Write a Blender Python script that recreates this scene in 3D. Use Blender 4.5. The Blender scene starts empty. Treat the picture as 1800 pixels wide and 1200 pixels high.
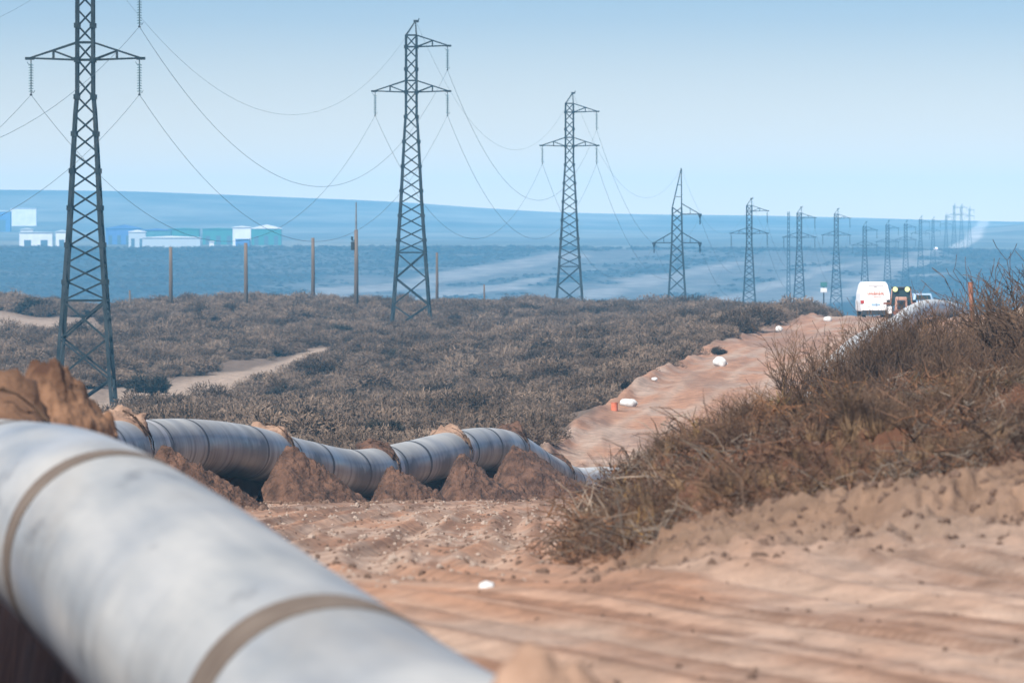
import bpy, math, random
import numpy as np
from mathutils import Vector, Matrix, Euler
random.seed(7); rng = np.random.default_rng(11)
scene = bpy.context.scene
col = scene.collection

# ------------------------------------------------------------------ camera, world, sun, exposure
F = 15000.0          # focal length in photo pixels (300 mm lens)
HY = 450.0           # photo row of the true horizon
cam = bpy.data.cameras.new('camera'); cam_o = bpy.data.objects.new('camera', cam); col.objects.link(cam_o)
cam.lens = 300; cam.sensor_width = 36; cam.clip_start = 0.5; cam.clip_end = 60000
cam_o.location = (0, 0, 0); cam_o.rotation_euler = (math.radians(90) - math.atan(150 / F), 0, 0)
cam.dof.use_dof = True; cam.dof.focus_distance = 235; cam.dof.aperture_fstop = 7.5
scene.camera = cam_o
SUN_EL, SUN_AZ = math.radians(46), math.radians(-150)   # azimuth clockwise from +Y
sd = Vector((math.sin(SUN_AZ) * math.cos(SUN_EL), math.cos(SUN_AZ) * math.cos(SUN_EL), math.sin(SUN_EL)))
W = bpy.data.worlds.new('World'); scene.world = W; W.use_nodes = True
wn = W.node_tree.nodes; wl = W.node_tree.links
sky = wn.new('ShaderNodeTexSky'); sky.sky_type = 'NISHITA'; sky.sun_disc = False
sky.sun_elevation = SUN_EL; sky.sun_rotation = SUN_AZ
sky.air_density = 1.0; sky.dust_density = 0.35; sky.ozone_density = 3.0; sky.altitude = 0
bg = wn['Background']; bg.inputs[1].default_value = 0.085
tint = wn.new('ShaderNodeMix'); tint.data_type = 'RGBA'; tint.blend_type = 'MULTIPLY'; tint.inputs[0].default_value = 1
wtc = wn.new('ShaderNodeTexCoord'); wsp = wn.new('ShaderNodeSeparateXYZ'); wl.new(wtc.outputs['Generated'], wsp.inputs[0])
wmr = wn.new('ShaderNodeMapRange'); wmr.inputs[1].default_value = .004; wmr.inputs[2].default_value = .030; wl.new(wsp.outputs[2], wmr.inputs[0])
wmr.inputs[1].default_value = 0; wmr.inputs[2].default_value = 1
grad = wn.new('ShaderNodeValToRGB'); wl.new(wmr.outputs[0], grad.inputs[0]); ge = grad.color_ramp.elements; ge.new(.030); ge.new(.4)
for e_, (p_, c_) in zip(ge, ((.004, (1.28, 1.0, .86)), (.030, (.40, .47, .68)), (.4, (.62, .60, .62)), (1, (.62, .60, .62)))): e_.position = p_; e_.color = (*c_, 1)
wl.new(grad.outputs[0], tint.inputs[7])
wl.new(sky.outputs[0], tint.inputs[6]); wl.new(tint.outputs[2], bg.inputs[0])
sun = bpy.data.lights.new('sun', 'SUN'); sun.energy = 5.0; sun.angle = math.radians(0.6); sun.color = (1, .95, .88)
sun_o = bpy.data.objects.new('sun', sun); col.objects.link(sun_o)
sun_o.rotation_euler = sd.to_track_quat('Z', 'Y').to_euler()
vs = scene.view_settings; vs.view_transform = 'Standard'; vs.look = 'None'; vs.gamma = 1; vs.exposure = 0.85
vs.use_curve_mapping = False
scene.render.engine = 'CYCLES'
cy = scene.cycles; cy.use_denoising = True; cy.max_bounces = 6; cy.volume_bounces = 2; cy.diffuse_bounces = 3
cy.transparent_max_bounces = 8; cy.use_adaptive_sampling = False
HAZE_D, HAZE_C = 1.4e-4, (.20, .61, 1.0, 1)

# ------------------------------------------------------------------ helpers
def P(px, py, d):
    return Vector(((px - 900) / F * d, d, -(py - HY) / F * d))

def tag(o, label=None, cat=None, group=None, kind=None):
    if label: o['label'] = label
    if cat: o['category'] = cat
    if group: o['group'] = group
    if kind: o['kind'] = kind
    return o

def empty(name, loc=(0, 0, 0), rz=0):
    o = bpy.data.objects.new(name, None); col.objects.link(o); o.location = loc; o.rotation_euler = (0, 0, rz)
    o.empty_display_size = .2
    return o

def link(name, me, m=None, parent=None, loc=None, rot=None, scl=None):
    o = bpy.data.objects.new(name, me); col.objects.link(o)
    if m is not None and not me.materials: me.materials.append(m)
    if parent: o.parent = parent
    if loc is not None: o.location = loc
    if rot is not None: o.rotation_euler = rot
    if scl is not None: o.scale = scl
    return o

def copy_tree(o, parent=None):
    c = o.copy(); col.objects.link(c)
    if parent is not None: c.parent = parent
    for ch in o.children: copy_tree(ch, c)
    return c

class MB:
    def __init__(s): s.v = []; s.f = []
    def add(s, vs_, fs):
        b = len(s.v); s.v += [tuple(q) for q in vs_]; s.f += [tuple(i + b for i in f) for f in fs]; return s
    def box(s, c, size, rz=0, taper=1.0, taper_y=None):
        hx, hy, hz = size[0] / 2, size[1] / 2, size[2] / 2; ty = taper if taper_y is None else taper_y
        M = Matrix.Rotation(rz, 3, 'Z'); pts = []
        for z, tx, tyy in ((-hz, 1, 1), (hz, taper, ty)):
            for x, y in ((-hx, -hy), (hx, -hy), (hx, hy), (-hx, hy)):
                pts.append(Vector(c) + M @ Vector((x * tx, y * tyy, z)))
        return s.add(pts, [(0, 3, 2, 1), (4, 5, 6, 7), (0, 1, 5, 4), (1, 2, 6, 5), (2, 3, 7, 6), (3, 0, 4, 7)])
    def tube(s, a, b, r0, r1=None, n=6, cap=True):
        a = Vector(a); b = Vector(b); r1 = r0 if r1 is None else r1
        d = (b - a)
        if d.length < 1e-6: return s
        d.normalize(); u = d.orthogonal().normalized(); w = d.cross(u)
        pts = []
        for c, r in ((a, r0), (b, r1)):
            for k in range(n):
                t = 2 * math.pi * k / n; pts.append(c + u * (r * math.cos(t)) + w * (r * math.sin(t)))
        fs = [(k, (k + 1) % n, n + (k + 1) % n, n + k) for k in range(n)]
        if cap: fs += [tuple(range(n - 1, -1, -1)), tuple(range(n, 2 * n))]
        return s.add(pts, fs)
    def path(s, pts, rad, n=6):
        pts = [Vector(p) for p in pts]; V = []; u = None
        for i, p in enumerate(pts):
            t = (pts[min(i + 1, len(pts) - 1)] - pts[max(i - 1, 0)]).normalized()
            if u is None: u = t.orthogonal().normalized()
            u = (u - t * u.dot(t)).normalized(); w = t.cross(u)
            r = rad[i] if hasattr(rad, '__len__') else rad
            for k in range(n):
                a = 2 * math.pi * k / n; V.append(p + u * (r * math.cos(a)) + w * (r * math.sin(a)))
        fs = []
        for i in range(len(pts) - 1):
            for k in range(n):
                fs.append((i * n + k, i * n + (k + 1) % n, (i + 1) * n + (k + 1) % n, (i + 1) * n + k))
        fs += [tuple(range(n - 1, -1, -1)), tuple(range((len(pts) - 1) * n, len(pts) * n))]
        return s.add(V, fs)
    def prism(s, prof, y0, y1):      # profile in x,z extruded along y
        n = len(prof)
        pts = [(x, y0, z) for x, z in prof] + [(x, y1, z) for x, z in prof]
        fs = [tuple(range(n)), tuple(range(2 * n - 1, n - 1, -1))] + [(k, n + k, n + (k + 1) % n, (k + 1) % n) for k in range(n)]
        return s.add(pts, fs)
    def mesh(s, name, m=None, smooth=False):
        me = bpy.data.meshes.new(name); me.from_pydata(s.v, [], s.f); me.update()
        if smooth: me.shade_smooth()
        if m: me.materials.append(m)
        return me
    def obj(s, name, m=None, parent=None, loc=None, smooth=False, rot=None):
        return link(name, s.mesh(name, m, smooth), None, parent, loc, rot)

def bevel(o, w=.02, n=2):
    md = o.modifiers.new('bevel', 'BEVEL'); md.width = w; md.segments = n; md.limit_method = 'ANGLE'; return o

def hash2(ix, iy, s):
    h = (ix.astype(np.int64) * 374761393 + iy.astype(np.int64) * 668265263 + s * 1442695041) & 0xffffffff
    h = ((h ^ (h >> 13)) * 1274126177) & 0xffffffff
    return ((h ^ (h >> 16)) & 0xffffff) / float(0xffffff)
def vnoise(x, y, s=0):
    ix = np.floor(x); iy = np.floor(y); fx = x - ix; fy = y - iy
    fx = fx * fx * (3 - 2 * fx); fy = fy * fy * (3 - 2 * fy)
    a = hash2(ix, iy, s); b = hash2(ix + 1, iy, s); c = hash2(ix, iy + 1, s); d = hash2(ix + 1, iy + 1, s)
    return (a + (b - a) * fx) * (1 - fy) + (c + (d - c) * fx) * fy
def fbm(x, y, s=0, o=4):
    t = 0; a = .5
    for k in range(o):
        t = t + a * (vnoise(x, y, s + k * 17) - .5); x = x * 2.03 + 3.1; y = y * 2.03 + 1.7; a *= .5
    return t
def pchip(xk, yk, x):
    xk = np.asarray(xk, float); yk = np.asarray(yk, float)          # yk (n,) or (n,m)
    h = np.diff(xk); hs = h.reshape((-1,) + (1,) * (yk.ndim - 1)); dl = np.diff(yk, axis=0) / hs
    m = np.zeros_like(yk); m[0] = dl[0]; m[-1] = dl[-1]
    p = dl[:-1] * dl[1:]
    with np.errstate(divide='ignore', invalid='ignore'):
        hm = np.where(p > 0, 2 * p / (dl[:-1] + dl[1:]), 0)
    m[1:-1] = hm
    x = np.clip(x, xk[0], xk[-1]); i = np.clip(np.searchsorted(xk, x, side='right') - 1, 0, len(xk) - 2)
    t = ((x - xk[i]) / h[i]); sh = (-1,) + (1,) * (yk.ndim - 1); t = t.reshape(sh); hh = h[i].reshape(sh)
    return (2*t**3 - 3*t**2 + 1) * yk[i] + (t**3 - 2*t**2 + t) * hh * m[i] + (-2*t**3 + 3*t**2) * yk[i+1] + (t**3 - t**2) * hh * m[i+1]
def sstep(a, b, x):
    t = np.clip((x - a) / (b - a), 0, 1); return t * t * (3 - 2 * t)
def seg_dist(x, y, pts):
    best = np.full(np.shape(x), 1e9)
    for (x0, y0), (x1, y1) in zip(pts[:-1], pts[1:]):
        dx, dy = x1 - x0, y1 - y0; L = dx * dx + dy * dy
        t = np.clip(((x - x0) * dx + (y - y0) * dy) / L, 0, 1)
        best = np.minimum(best, np.hypot(x - x0 - t * dx, y - y0 - t * dy))
    return best

# ------------------------------------------------------------------ materials
def nodes_of(m): return m.node_tree.nodes, m.node_tree.links
def mat(name, c, rough=.7, c2=None, scale=3, detail=6, bump=0, bscale=None, metal=0, rnd=0, stretch=None, lo=.35, hi=.65, spec=.5, trans=0):
    m = bpy.data.materials.new(name); m.use_nodes = True; n, l = nodes_of(m); b = n['Principled BSDF']
    b.inputs['Roughness'].default_value = rough; b.inputs['Metallic'].default_value = metal
    b.inputs['Specular IOR Level'].default_value = spec
    b.inputs['Base Color'].default_value = (*c, 1)
    out = None
    if c2 is not None or bump:
        tc = n.new('ShaderNodeTexCoord'); mp = n.new('ShaderNodeMapping'); l.new(tc.outputs['Object'], mp.inputs[0])
        if stretch: mp.inputs['Scale'].default_value = stretch
    if c2 is not None:
        nz = n.new('ShaderNodeTexNoise'); nz.inputs['Scale'].default_value = scale; nz.inputs['Detail'].default_value = detail
        l.new(mp.outputs[0], nz.inputs['Vector'])
        rp = n.new('ShaderNodeValToRGB'); rp.color_ramp.elements[0].position = lo; rp.color_ramp.elements[1].position = hi
        rp.color_ramp.elements[0].color = (*c, 1); rp.color_ramp.elements[1].color = (*c2, 1)
        l.new(nz.outputs[0], rp.inputs[0]); out = rp.outputs[0]
    if rnd:
        oi = n.new('ShaderNodeObjectInfo'); hv = n.new('ShaderNodeHueSaturation')
        mr = n.new('ShaderNodeMapRange'); mr.inputs[3].default_value = 1 - rnd; mr.inputs[4].default_value = 1 + rnd
        l.new(oi.outputs['Random'], mr.inputs[0]); l.new(mr.outputs[0], hv.inputs['Value'])
        hv.inputs['Color'].default_value = (*c, 1)
        if out: l.new(out, hv.inputs['Color'])
        out = hv.outputs[0]
    if out: l.new(out, b.inputs['Base Color'])
    if bump:
        nb = n.new('ShaderNodeTexNoise'); nb.inputs['Scale'].default_value = bscale or scale; nb.inputs['Detail'].default_value = 8
        l.new(mp.outputs[0], nb.inputs['Vector'])
        bp = n.new('ShaderNodeBump'); bp.inputs['Strength'].default_value = 1; bp.inputs['Distance'].default_value = bump
        l.new(nb.outputs[0], bp.inputs['Height']); l.new(bp.outputs[0], b.inputs['Normal'])
    if trans: b.inputs['Transmission Weight'].default_value = trans
    return m

M = {}
M['steel'] = mat('tower_steel', (.010, .016, .019), .5, (.028, .036, .04), 1.2, spec=.12)
M['steel_pale'] = mat('galvanised_steel', (.10, .13, .15), .5, (.2, .22, .23), 2, metal=.3)
M['glass_ins'] = mat('insulator_glass', (.05, .10, .11), .2)
M['wire'] = mat('wire_metal', (.06, .075, .09), .7, spec=.2)
M['wood'] = mat('pole_wood', (.075, .055, .04), .9, (.14, .105, .08), 3, stretch=(1, 1, .1))
M['soil'] = mat('dug_soil', (.042, .018, .0095), .95, (.12, .06, .037), 3.5, detail=12, bump=.22, bscale=6)
M['soil_dry'] = mat('dry_soil', (.17, .10, .066), .95, (.28, .18, .125), 4, detail=10, bump=.05, bscale=9)
M['soil_near'] = mat('orange_soil', (.045, .017, .007), .95, (.17, .09, .05), 2.2, detail=8, bump=.06, bscale=6)
M['bag'] = mat('white_bag', (.42, .42, .41), .85, (.58, .58, .57), 6, bump=.02, bscale=9)
M['orange'] = mat('orange_plastic', (.42, .10, .045), .7, (.5, .16, .09), 6)
M['rust'] = mat('rusty_paint', (.12, .035, .016), .8, (.20, .075, .04), 6, stretch=(1, 1, .3))
M['white'] = mat('white_paint', (.82, .83, .84), .35)
M['pale'] = mat('pale_blue_paint', (.24, .34, .46), .5)
M['black'] = mat('black_rubber', (.015, .015, .017), .7)
M['dark_glass'] = mat('dark_glass', (.012, .03, .035), .08)
M['machine'] = mat('machine_orange', (.30, .15, .10), .5, (.38, .22, .16), 3)
M['grille'] = mat('dark_grille', (.012, .012, .018), .5)
M['lamp'] = mat('lamp_lens', (.75, .85, .35), .15)
M['red'] = mat('red_lens', (.35, .03, .02), .3)
M['letter'] = mat('orange_letter', (.45, .10, .03), .5)
M['twig'] = mat('bare_twig', (.035, .019, .011), .85, (.115, .064, .034), 3, rnd=.35)
M['twig_ochre'] = mat('ochre_twig', (.14, .08, .02), .85, (.27, .155, .04), 2, rnd=.25)
M['grass'] = mat('dry_grass', (.085, .048, .022), .9, (.20, .125, .065), 2, rnd=.45)
M['litter'] = mat('brush_litter', (.04, .02, .011), .9, (.115, .058, .032), 2, rnd=.5)
M['litter_rust'] = mat('rusty_litter', (.085, .034, .014), .9, (.17, .08, .035), 2, rnd=.5); M['litter_grey'] = mat('grey_litter', (.10, .078, .06), .9, (.2, .16, .125), 2, rnd=.5)
M['leafg'] = mat('olive_leaf', (.06, .048, .012), .8, (.15, .105, .03), 2, rnd=.4)
M['stone'] = mat('pale_stone', (.22, .165, .13), .9, (.31, .25, .21), 5)
M['clod'] = mat('soil_clod', (.13, .075, .05), .95, (.25, .16, .115), 6, bump=.02, bscale=20)

def scrub_mat(name, stops):
    m = bpy.data.materials.new(name); m.use_nodes = True; n, l = nodes_of(m); b = n['Principled BSDF']
    b.inputs['Roughness'].default_value = .95; b.inputs['Specular IOR Level'].default_value = .1
    oi = n.new('ShaderNodeObjectInfo'); rp = n.new('ShaderNodeValToRGB')
    e = rp.color_ramp.elements
    while len(e) < len(stops): e.new(.5)
    for k, (p_, c_) in enumerate(stops): e[k].position = p_; e[k].color = (*c_, 1)
    l.new(oi.outputs['Random'], rp.inputs[0])
    tc = n.new('ShaderNodeTexCoord'); nz = n.new('ShaderNodeTexNoise'); nz.inputs['Scale'].default_value = 3.0
    l.new(tc.outputs['Object'], nz.inputs[0]); mr = n.new('ShaderNodeMapRange'); mr.inputs[1].default_value = .3; mr.inputs[2].default_value = .7
    mr.inputs[3].default_value = .7; mr.inputs[4].default_value = 1.35; l.new(nz.outputs[0], mr.inputs[0])
    hv = n.new('ShaderNodeHueSaturation'); l.new(rp.outputs[0], hv.inputs['Color']); l.new(mr.outputs[0], hv.inputs['Value'])
    l.new(hv.outputs[0], b.inputs['Base Color'])
    return m
M['scrub'] = scrub_mat('scrub_leaf', [(0, (.04, .027, .018)), (.2, (.085, .059, .042)), (.55, (.13, .092, .067)), (.85, (.165, .118, .086)), (1, (.195, .142, .104))])
M['scrub_dark'] = scrub_mat('dark_scrub_leaf', [(0, (.028, .024, .018)), (1, (.05, .04, .03))])
M['scrub_far'] = scrub_mat('far_scrub_leaf', [(0, (.045, .042, .035)), (1, (.09, .08, .065))])

# ------------------------------------------------------------------ terrain
C = [0, 200, 450, 700, 950, 1050, 1150, 1300, 1500, 1650, 1800]
def L9(v): return [v] * 11
T = [
 (3, L9(-2.0)), (30, L9(-2.1)), (45, L9(-2.2)),
 (57, [-2.3, -2.3, -2.3, -2.3, -2.3, -2.29, -2.28, -2.27, -2.25, -2.22, -2.2]),
 (66, [-2.5, -2.5, -2.5, -2.5, -2.5, -2.45, -2.3, -2.17, -2.04, -1.94, -1.86]),
 (76, [-2.76] * 4 + [-2.75, -2.65, -2.45, -2.27, -2.16, -2.1, -2.04]),
 (95, [-3.25] * 4 + [-3.22, -2.95, -2.6, -2.28, -2.04, -1.95, -1.88]),
 (120, [-3.9] * 4 + [-3.88, -3.7, -3.3, -2.75, -2.35, -2.2, -2.05]),
 (150, [-4.55] * 4 + [-4.55, -4.5, -4.2, -3.45, -2.85, -2.6, -2.4]),
 (180, [-5.25] * 4 + [-5.25, -5.22, -5.0, -4.4, -3.7, -3.4, -3.1]),
 (200, [-5.8] * 4 + [-5.8, -5.75, -5.55, -5.0, -4.3, -3.9, -3.5]),
 (230, [-6.65] * 4 + [-6.6, -6.55, -6.4, -5.8, -5.0, -4.5, -4.0]),
 (270, [-7.0, -7.0, -7.05, -7.2, -7.35, -7.4, -7.2, -6.6, -5.6, -4.8, -4.2]),
 (300, [-7.2, -7.2, -7.2, -7.2, -7.2, -7.3, -7.1, -6.6, -5.7, -4.7, -4.0]),
 (350, [-7.7, -7.7, -7.7, -7.6, -7.0, -6.5, -6.5, -6.3, -5.8, -4.5, -3.2]),
 (400, [-8.2, -8.2, -8.2, -8.0, -7.3, -6.6, -5.55, -5.5, -5.3, -4.5, -2.6]),
 (490, [-8.8, -8.9, -8.8, -8.1, -7.2, -6.6, -6.0, -4.95, -4.8, -4.4, -3.0]),
 (600, [-7.8, -8.0, -7.8, -7.2, -6.4, -6.0, -5.6, -4.95, -4.3, -4.25, -4.15]),
 (680, [-6.8, -7.0, -6.8, -6.6, -6.1, -5.8, -5.5, -5.1, -5.1, -5.1, -5.1]),
 (735, [-6.1, -6.5, -6.1, -6.3, -5.8, -5.7, -5.5, -5.3, -6, -6, -6]),
 (800, [-5.2, -5.9, -5.2, -5.3, -5.4, -5.4, -5.3, -5.5, -7, -7, -7]),
 (850, [-4.6, -5.9, -4.9, -5.1, -5.4, -5.5, -5.6, -6.4, -8, -8, -8]),
 (1000, [-7.5] * 4 + [-8.2, -8.3, -8.6, -9, -10, -10, -10]),
 (1300, L9(-14)), (1600, L9(-17)), (2500, L9(-17)),
 (2900, [-15] * 11), (3150, [-9] * 8 + [-8.4, -7.6, -7]), (3400, [-2.5] * 8 + [-2, -1.2, -.6]), (3650, [3.2] * 8 + [3.0, 2.6, 1.6]),
 (3850, L9(2.6)), (4250, [6.2] * 9 + [6.0, 5.5]), (5000, [11.5] * 9 + [13, 16]),
 (5500, [20, 20, 19, 18, 17, 16.5, 16, 16, 16, 17, 20.2]), (5900, [33, 33, 31, 28, 24, 23, 22.5, 22, 21, 20.5, 20]),
 (6500, [50, 49, 45.5, 41, 34, 32.5, 31.8, 30.8, 29, 27, 25.8]), (7000, [47, 46, 43, 38, 31, 30, 29, 28, 26, 25, 24]),
]
inner = np.arange(-160, 1961, 5.0)
g = 5.0 * np.cumsum(1.24 ** np.arange(1, 27)); PX = np.concatenate([-160 - g[::-1], inner, 1960 + g])
D = np.concatenate([np.arange(3, 40, .5), np.arange(40, 130, .22), np.arange(130, 300, .5), np.arange(300, 900, 1.6),
                    np.arange(900, 2800, 40), np.arange(2800, 3900, 5), np.arange(3900, 5200, 15), np.arange(5200, 7001, 20)])
tz = np.array([pchip(C, r[1], PX) for r in T])
Zg = pchip(np.log([r[0] for r in T]), tz, np.log(D))           # (nd, npx)
Dg = np.repeat(D[:, None], len(PX), 1); Xg = (PX[None, :] - 900) / F * Dg
PXg = np.repeat(PX[None, :], len(D), 0)

def surf(x, y):
    px = x / y * F + 900
    i = np.clip(np.searchsorted(D, y) - 1, 0, len(D) - 2); j = np.clip(np.searchsorted(PX, px) - 1, 0, len(PX) - 2)
    a = np.clip((y - D[i]) / (D[i + 1] - D[i]), 0, 1); b = np.clip((px - PX[j]) / (PX[j + 1] - PX[j]), 0, 1)
    return (Zg[i, j] * (1 - a) + Zg[i + 1, j] * a) * (1 - b) + (Zg[i, j + 1] * (1 - a) + Zg[i + 1, j + 1] * a) * b
def gz(x, y): return float(surf(np.array([x]), np.array([y]))[0])
def hit(px, py, dmin=20, dmax=7000):      # where the sight line through this photo point meets the ground
    j = int(np.clip(np.searchsorted(PX, px), 0, len(PX) - 1)); ya = HY - Zg[:, j] / D * F
    ok = np.where((D >= dmin) & (D <= dmax) & (ya <= py))[0]
    d = D[ok[0]] if len(ok) else dmax
    x = (px - 900) / F * d
    return Vector((x, d, gz(x, d)))
def wl2(pts, **k): return [tuple(hit(px, py, **k)[:2]) for px, py in pts]

# pipe route: (px, py, d) of its axis
R = 0.6
ROUTE = [(1240, 1900, 22), (1020, 1600, 26), (780, 1470, 30.5), (475, 1222, 37), (275, 1045, 43.5), (135, 938, 50), (40, 895, 58), (-35, 868, 68), (-75, 848, 82), (-50, 831, 102),
         (15, 815, 125), (105, 803, 147), (215, 793, 166), (330, 786, 179), (430, 794, 191), (530, 817, 203), (625, 832, 213), (700, 820, 221),
         (785, 799, 230), (850, 789, 238), (900, 797, 246), (950, 828, 254), (1000, 852, 263), (1060, 852, 277), (1140, 850, 300), (1280, 792, 330),
         (1408, 726, 356), (1455, 664, 380), (1505, 614, 412), (1545, 592, 450), (1578, 573, 490), (1600, 555, 530), (1632, 542, 572), (1672, 546, 620), (1702, 566, 680), (1722, 596, 740)]
route = np.array([P(*p) for p in ROUTE])
sl = np.concatenate([[0], np.cumsum(np.linalg.norm(np.diff(route, axis=0), axis=1))])
def spl(s):
    s = np.atleast_1d(s); h = sl
    m = np.gradient(route, sl, axis=0)
    i = np.clip(np.searchsorted(sl, s, side='right') - 1, 0, len(sl) - 2); hh = (sl[i + 1] - sl[i])[:, None]; t = ((s - sl[i]) / hh[:, 0])[:, None]
    return (2*t**3 - 3*t**2 + 1) * route[i] + (t**3 - 2*t**2 + t) * hh * m[i] + (-2*t**3 + 3*t**2) * route[i+1] + (t**3 - t**2) * hh * m[i+1]
axis_pts = spl(np.linspace(0, sl[-1], 900))

# ruts, added trench, noise in the ground
tracks = [wl2([(2300, 1260), (1800, 1170), (1400, 1120), (1100, 1075), (850, 1035), (700, 990), (600, 950), (560, 905)]),
          wl2([(2300, 1185), (1800, 1120), (1350, 1085), (1050, 1060), (900, 1020), (820, 975), (900, 930), (1060, 885)]),
          wl2([(2100, 1085), (1700, 1065), (1300, 1052), (1000, 1040), (760, 1000), (640, 960), (560, 930)]),
          wl2([(420, 1000), (560, 945), (760, 920), (950, 895), (1060, 870)]), wl2([(480, 930), (620, 905), (800, 898), (1000, 880)]),
          wl2([(560, 985), (720, 950), (900, 915), (1040, 888)])]
near = Dg < 300
mroad = [(960, 300), (1040, 350), (1150, 400), (1265, 480), (1430, 610)]       # left edge of the right of way
edge_d = [p[1] for p in mroad]; edge_px = [p[0] for p in mroad]
epx = np.interp(Dg, [270, 300, 350, 400, 480, 610, 700], [880, 955, 1040, 1150, 1262, 1425, 1480])
wob = fbm(Xg * .12, Dg * .03, 5, 4) * 60
right_px = np.interp(Dg, [270, 360, 410, 490, 600, 700], [1180, 1500, 1600, 1690, 1760, 1800])
right = sstep(-14, 14, PXg - epx + wob) * sstep(268, 282, Dg) * (Dg < 700)
dirt = np.where(Dg < 274, 1.0, right)
left_off = np.where(near & (PXg < 300) & (Dg > 150), 0, 0)
# dirt tracks through the scrub
tr1 = wl2([(60, 745), (140, 735), (215, 724), (300, 704), (380, 682), (450, 660), (540, 634), (580, 622)], dmin=300)
dtr = seg_dist(Xg, Dg * .10, [(x, y * .10) for x, y in tr1])
m1 = (1 - sstep(1.4, 2.6, dtr * np.interp(PXg, [150, 320, 480], [.4, .6, 1]) + fbm(Xg * .6, Dg * .05, 9) * .9)) * (Dg > 330) * (Dg < 900)
tr2 = wl2([(-250, 590), (-60, 576), (40, 566), (120, 560), (170, 566)], dmin=600)
dtr2 = seg_dist(Xg, Dg * .10, [(x, y * .10) for x, y in tr2])
wq = fbm(Xg * .25, Dg * .04, 19) * 22
m2 = sstep(676, 700, Dg + wq) * (1 - sstep(775, 800, Dg + wq)) * (1 - sstep(120, 210, PXg + wq * 3))
m3 = (1 - sstep(.3, .9, np.hypot((PXg - 865) / 45, (Dg - 690) / 25) + fbm(Xg * .6, Dg * .1, 29))) * (Dg > 600) * (Dg < 800)
sand = np.maximum(np.maximum(m1, m2), m3 * .7)
nz = np.zeros_like(Zg)
n_ = near
xs, ys = Xg[n_], Dg[n_]
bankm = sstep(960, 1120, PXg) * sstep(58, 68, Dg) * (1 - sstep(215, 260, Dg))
xc = np.interp(ys, [20, 40, 44, 50, 57, 66, 75, 88, 100, 125, 150, 175, 200, 255, 300], [7, 3.4, 2.65, 1.5, .15, -1.2, -1.95, -2.25, -2.27, -2.05, -1.6, -.9, 0, 2.4, 4.4])
xc = pchip([20, 40, 44, 50, 57, 66, 75, 88, 100, 125, 150, 175, 200, 255, 300], [7, 3.4, 2.65, 1.5, .15, -1.2, -1.95, -2.25, -2.27, -2.05, -1.6, -.9, 0, 2.4, 4.4], ys)
u_ = xs - xc + fbm(xs * .15, ys * .03, 33, 3) * .9
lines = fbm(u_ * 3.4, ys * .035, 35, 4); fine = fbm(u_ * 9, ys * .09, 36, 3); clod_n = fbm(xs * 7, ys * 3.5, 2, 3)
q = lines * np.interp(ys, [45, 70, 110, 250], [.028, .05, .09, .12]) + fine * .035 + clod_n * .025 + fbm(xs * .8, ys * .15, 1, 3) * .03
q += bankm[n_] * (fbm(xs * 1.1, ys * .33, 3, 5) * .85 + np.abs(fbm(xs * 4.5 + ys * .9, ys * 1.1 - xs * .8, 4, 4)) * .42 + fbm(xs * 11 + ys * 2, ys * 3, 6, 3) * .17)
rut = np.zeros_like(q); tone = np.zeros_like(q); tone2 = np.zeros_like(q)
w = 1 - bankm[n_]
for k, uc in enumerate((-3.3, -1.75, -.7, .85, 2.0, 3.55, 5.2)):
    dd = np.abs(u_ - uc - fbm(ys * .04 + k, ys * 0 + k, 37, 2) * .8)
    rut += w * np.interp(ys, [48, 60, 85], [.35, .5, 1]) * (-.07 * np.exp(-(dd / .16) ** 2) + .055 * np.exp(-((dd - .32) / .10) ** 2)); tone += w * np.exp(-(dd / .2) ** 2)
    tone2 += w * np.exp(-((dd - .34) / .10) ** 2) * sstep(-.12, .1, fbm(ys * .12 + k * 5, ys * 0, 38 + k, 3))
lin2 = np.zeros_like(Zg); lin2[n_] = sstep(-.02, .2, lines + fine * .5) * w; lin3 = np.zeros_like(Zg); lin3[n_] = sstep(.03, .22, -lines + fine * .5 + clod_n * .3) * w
q += rut
nz[n_] = q
lat = (PXg - epx) * Dg / F
berm = np.where((Dg > 278) & (Dg < 640), np.exp(-((lat - .1 + fbm(Xg * .6, Dg * .06, 45) * .9) / .45) ** 2) * (.30 + fbm(Xg * .9, Dg * .12, 46, 3) * .8), 0) + np.where((Dg > 278) & (Dg < 700), right * (fbm((PXg - epx) * Dg / F * 1.6, Dg * .05, 47, 4) * .22 + fbm(Xg * 2.5, Dg * .35, 48, 3) * .10), 0)
nz += berm
nz += np.where(~near & (Dg < 1000), fbm(Xg * .18, Dg * .05, 7, 4) * .9 * (1 - dirt * .6), 0)
nz += np.where((Dg >= 1000) & (Dg < 3950), fbm(Xg * .012, Dg * .006, 8, 4) * 1.6, 0)
nz += np.where(Dg >= 3950, fbm(Xg * .003, Dg * .0016, 8, 5) * 3.0, 0)
# pipeline bed: trench added for its shade on the near pipe's far-left flank and gentle bed elsewhere
Zg = Zg + nz
ap = np.array([p for p in axis_pts if p[1] < 330]); ax_ = np.interp(Dg, ap[:, 1], ap[:, 0]); az_ = np.interp(Dg, ap[:, 1], ap[:, 2]); off = Xg - ax_
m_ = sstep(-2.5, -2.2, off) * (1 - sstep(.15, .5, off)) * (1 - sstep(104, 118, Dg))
Zg = Zg - 1.6 * m_; trench_shade_near = m_
inb = (Dg > 150) & (Dg < 258)                       # trench added under the far pipe: its left wall stands steep to stay in shade, the right side lies open
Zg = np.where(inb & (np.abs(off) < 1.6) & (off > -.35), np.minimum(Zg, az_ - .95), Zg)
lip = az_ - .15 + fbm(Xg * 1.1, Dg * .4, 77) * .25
wall = np.interp(off, [-2.6, -1.5, -.62, -.42, -.2], [0, .8, 1, .35, 0])
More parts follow.
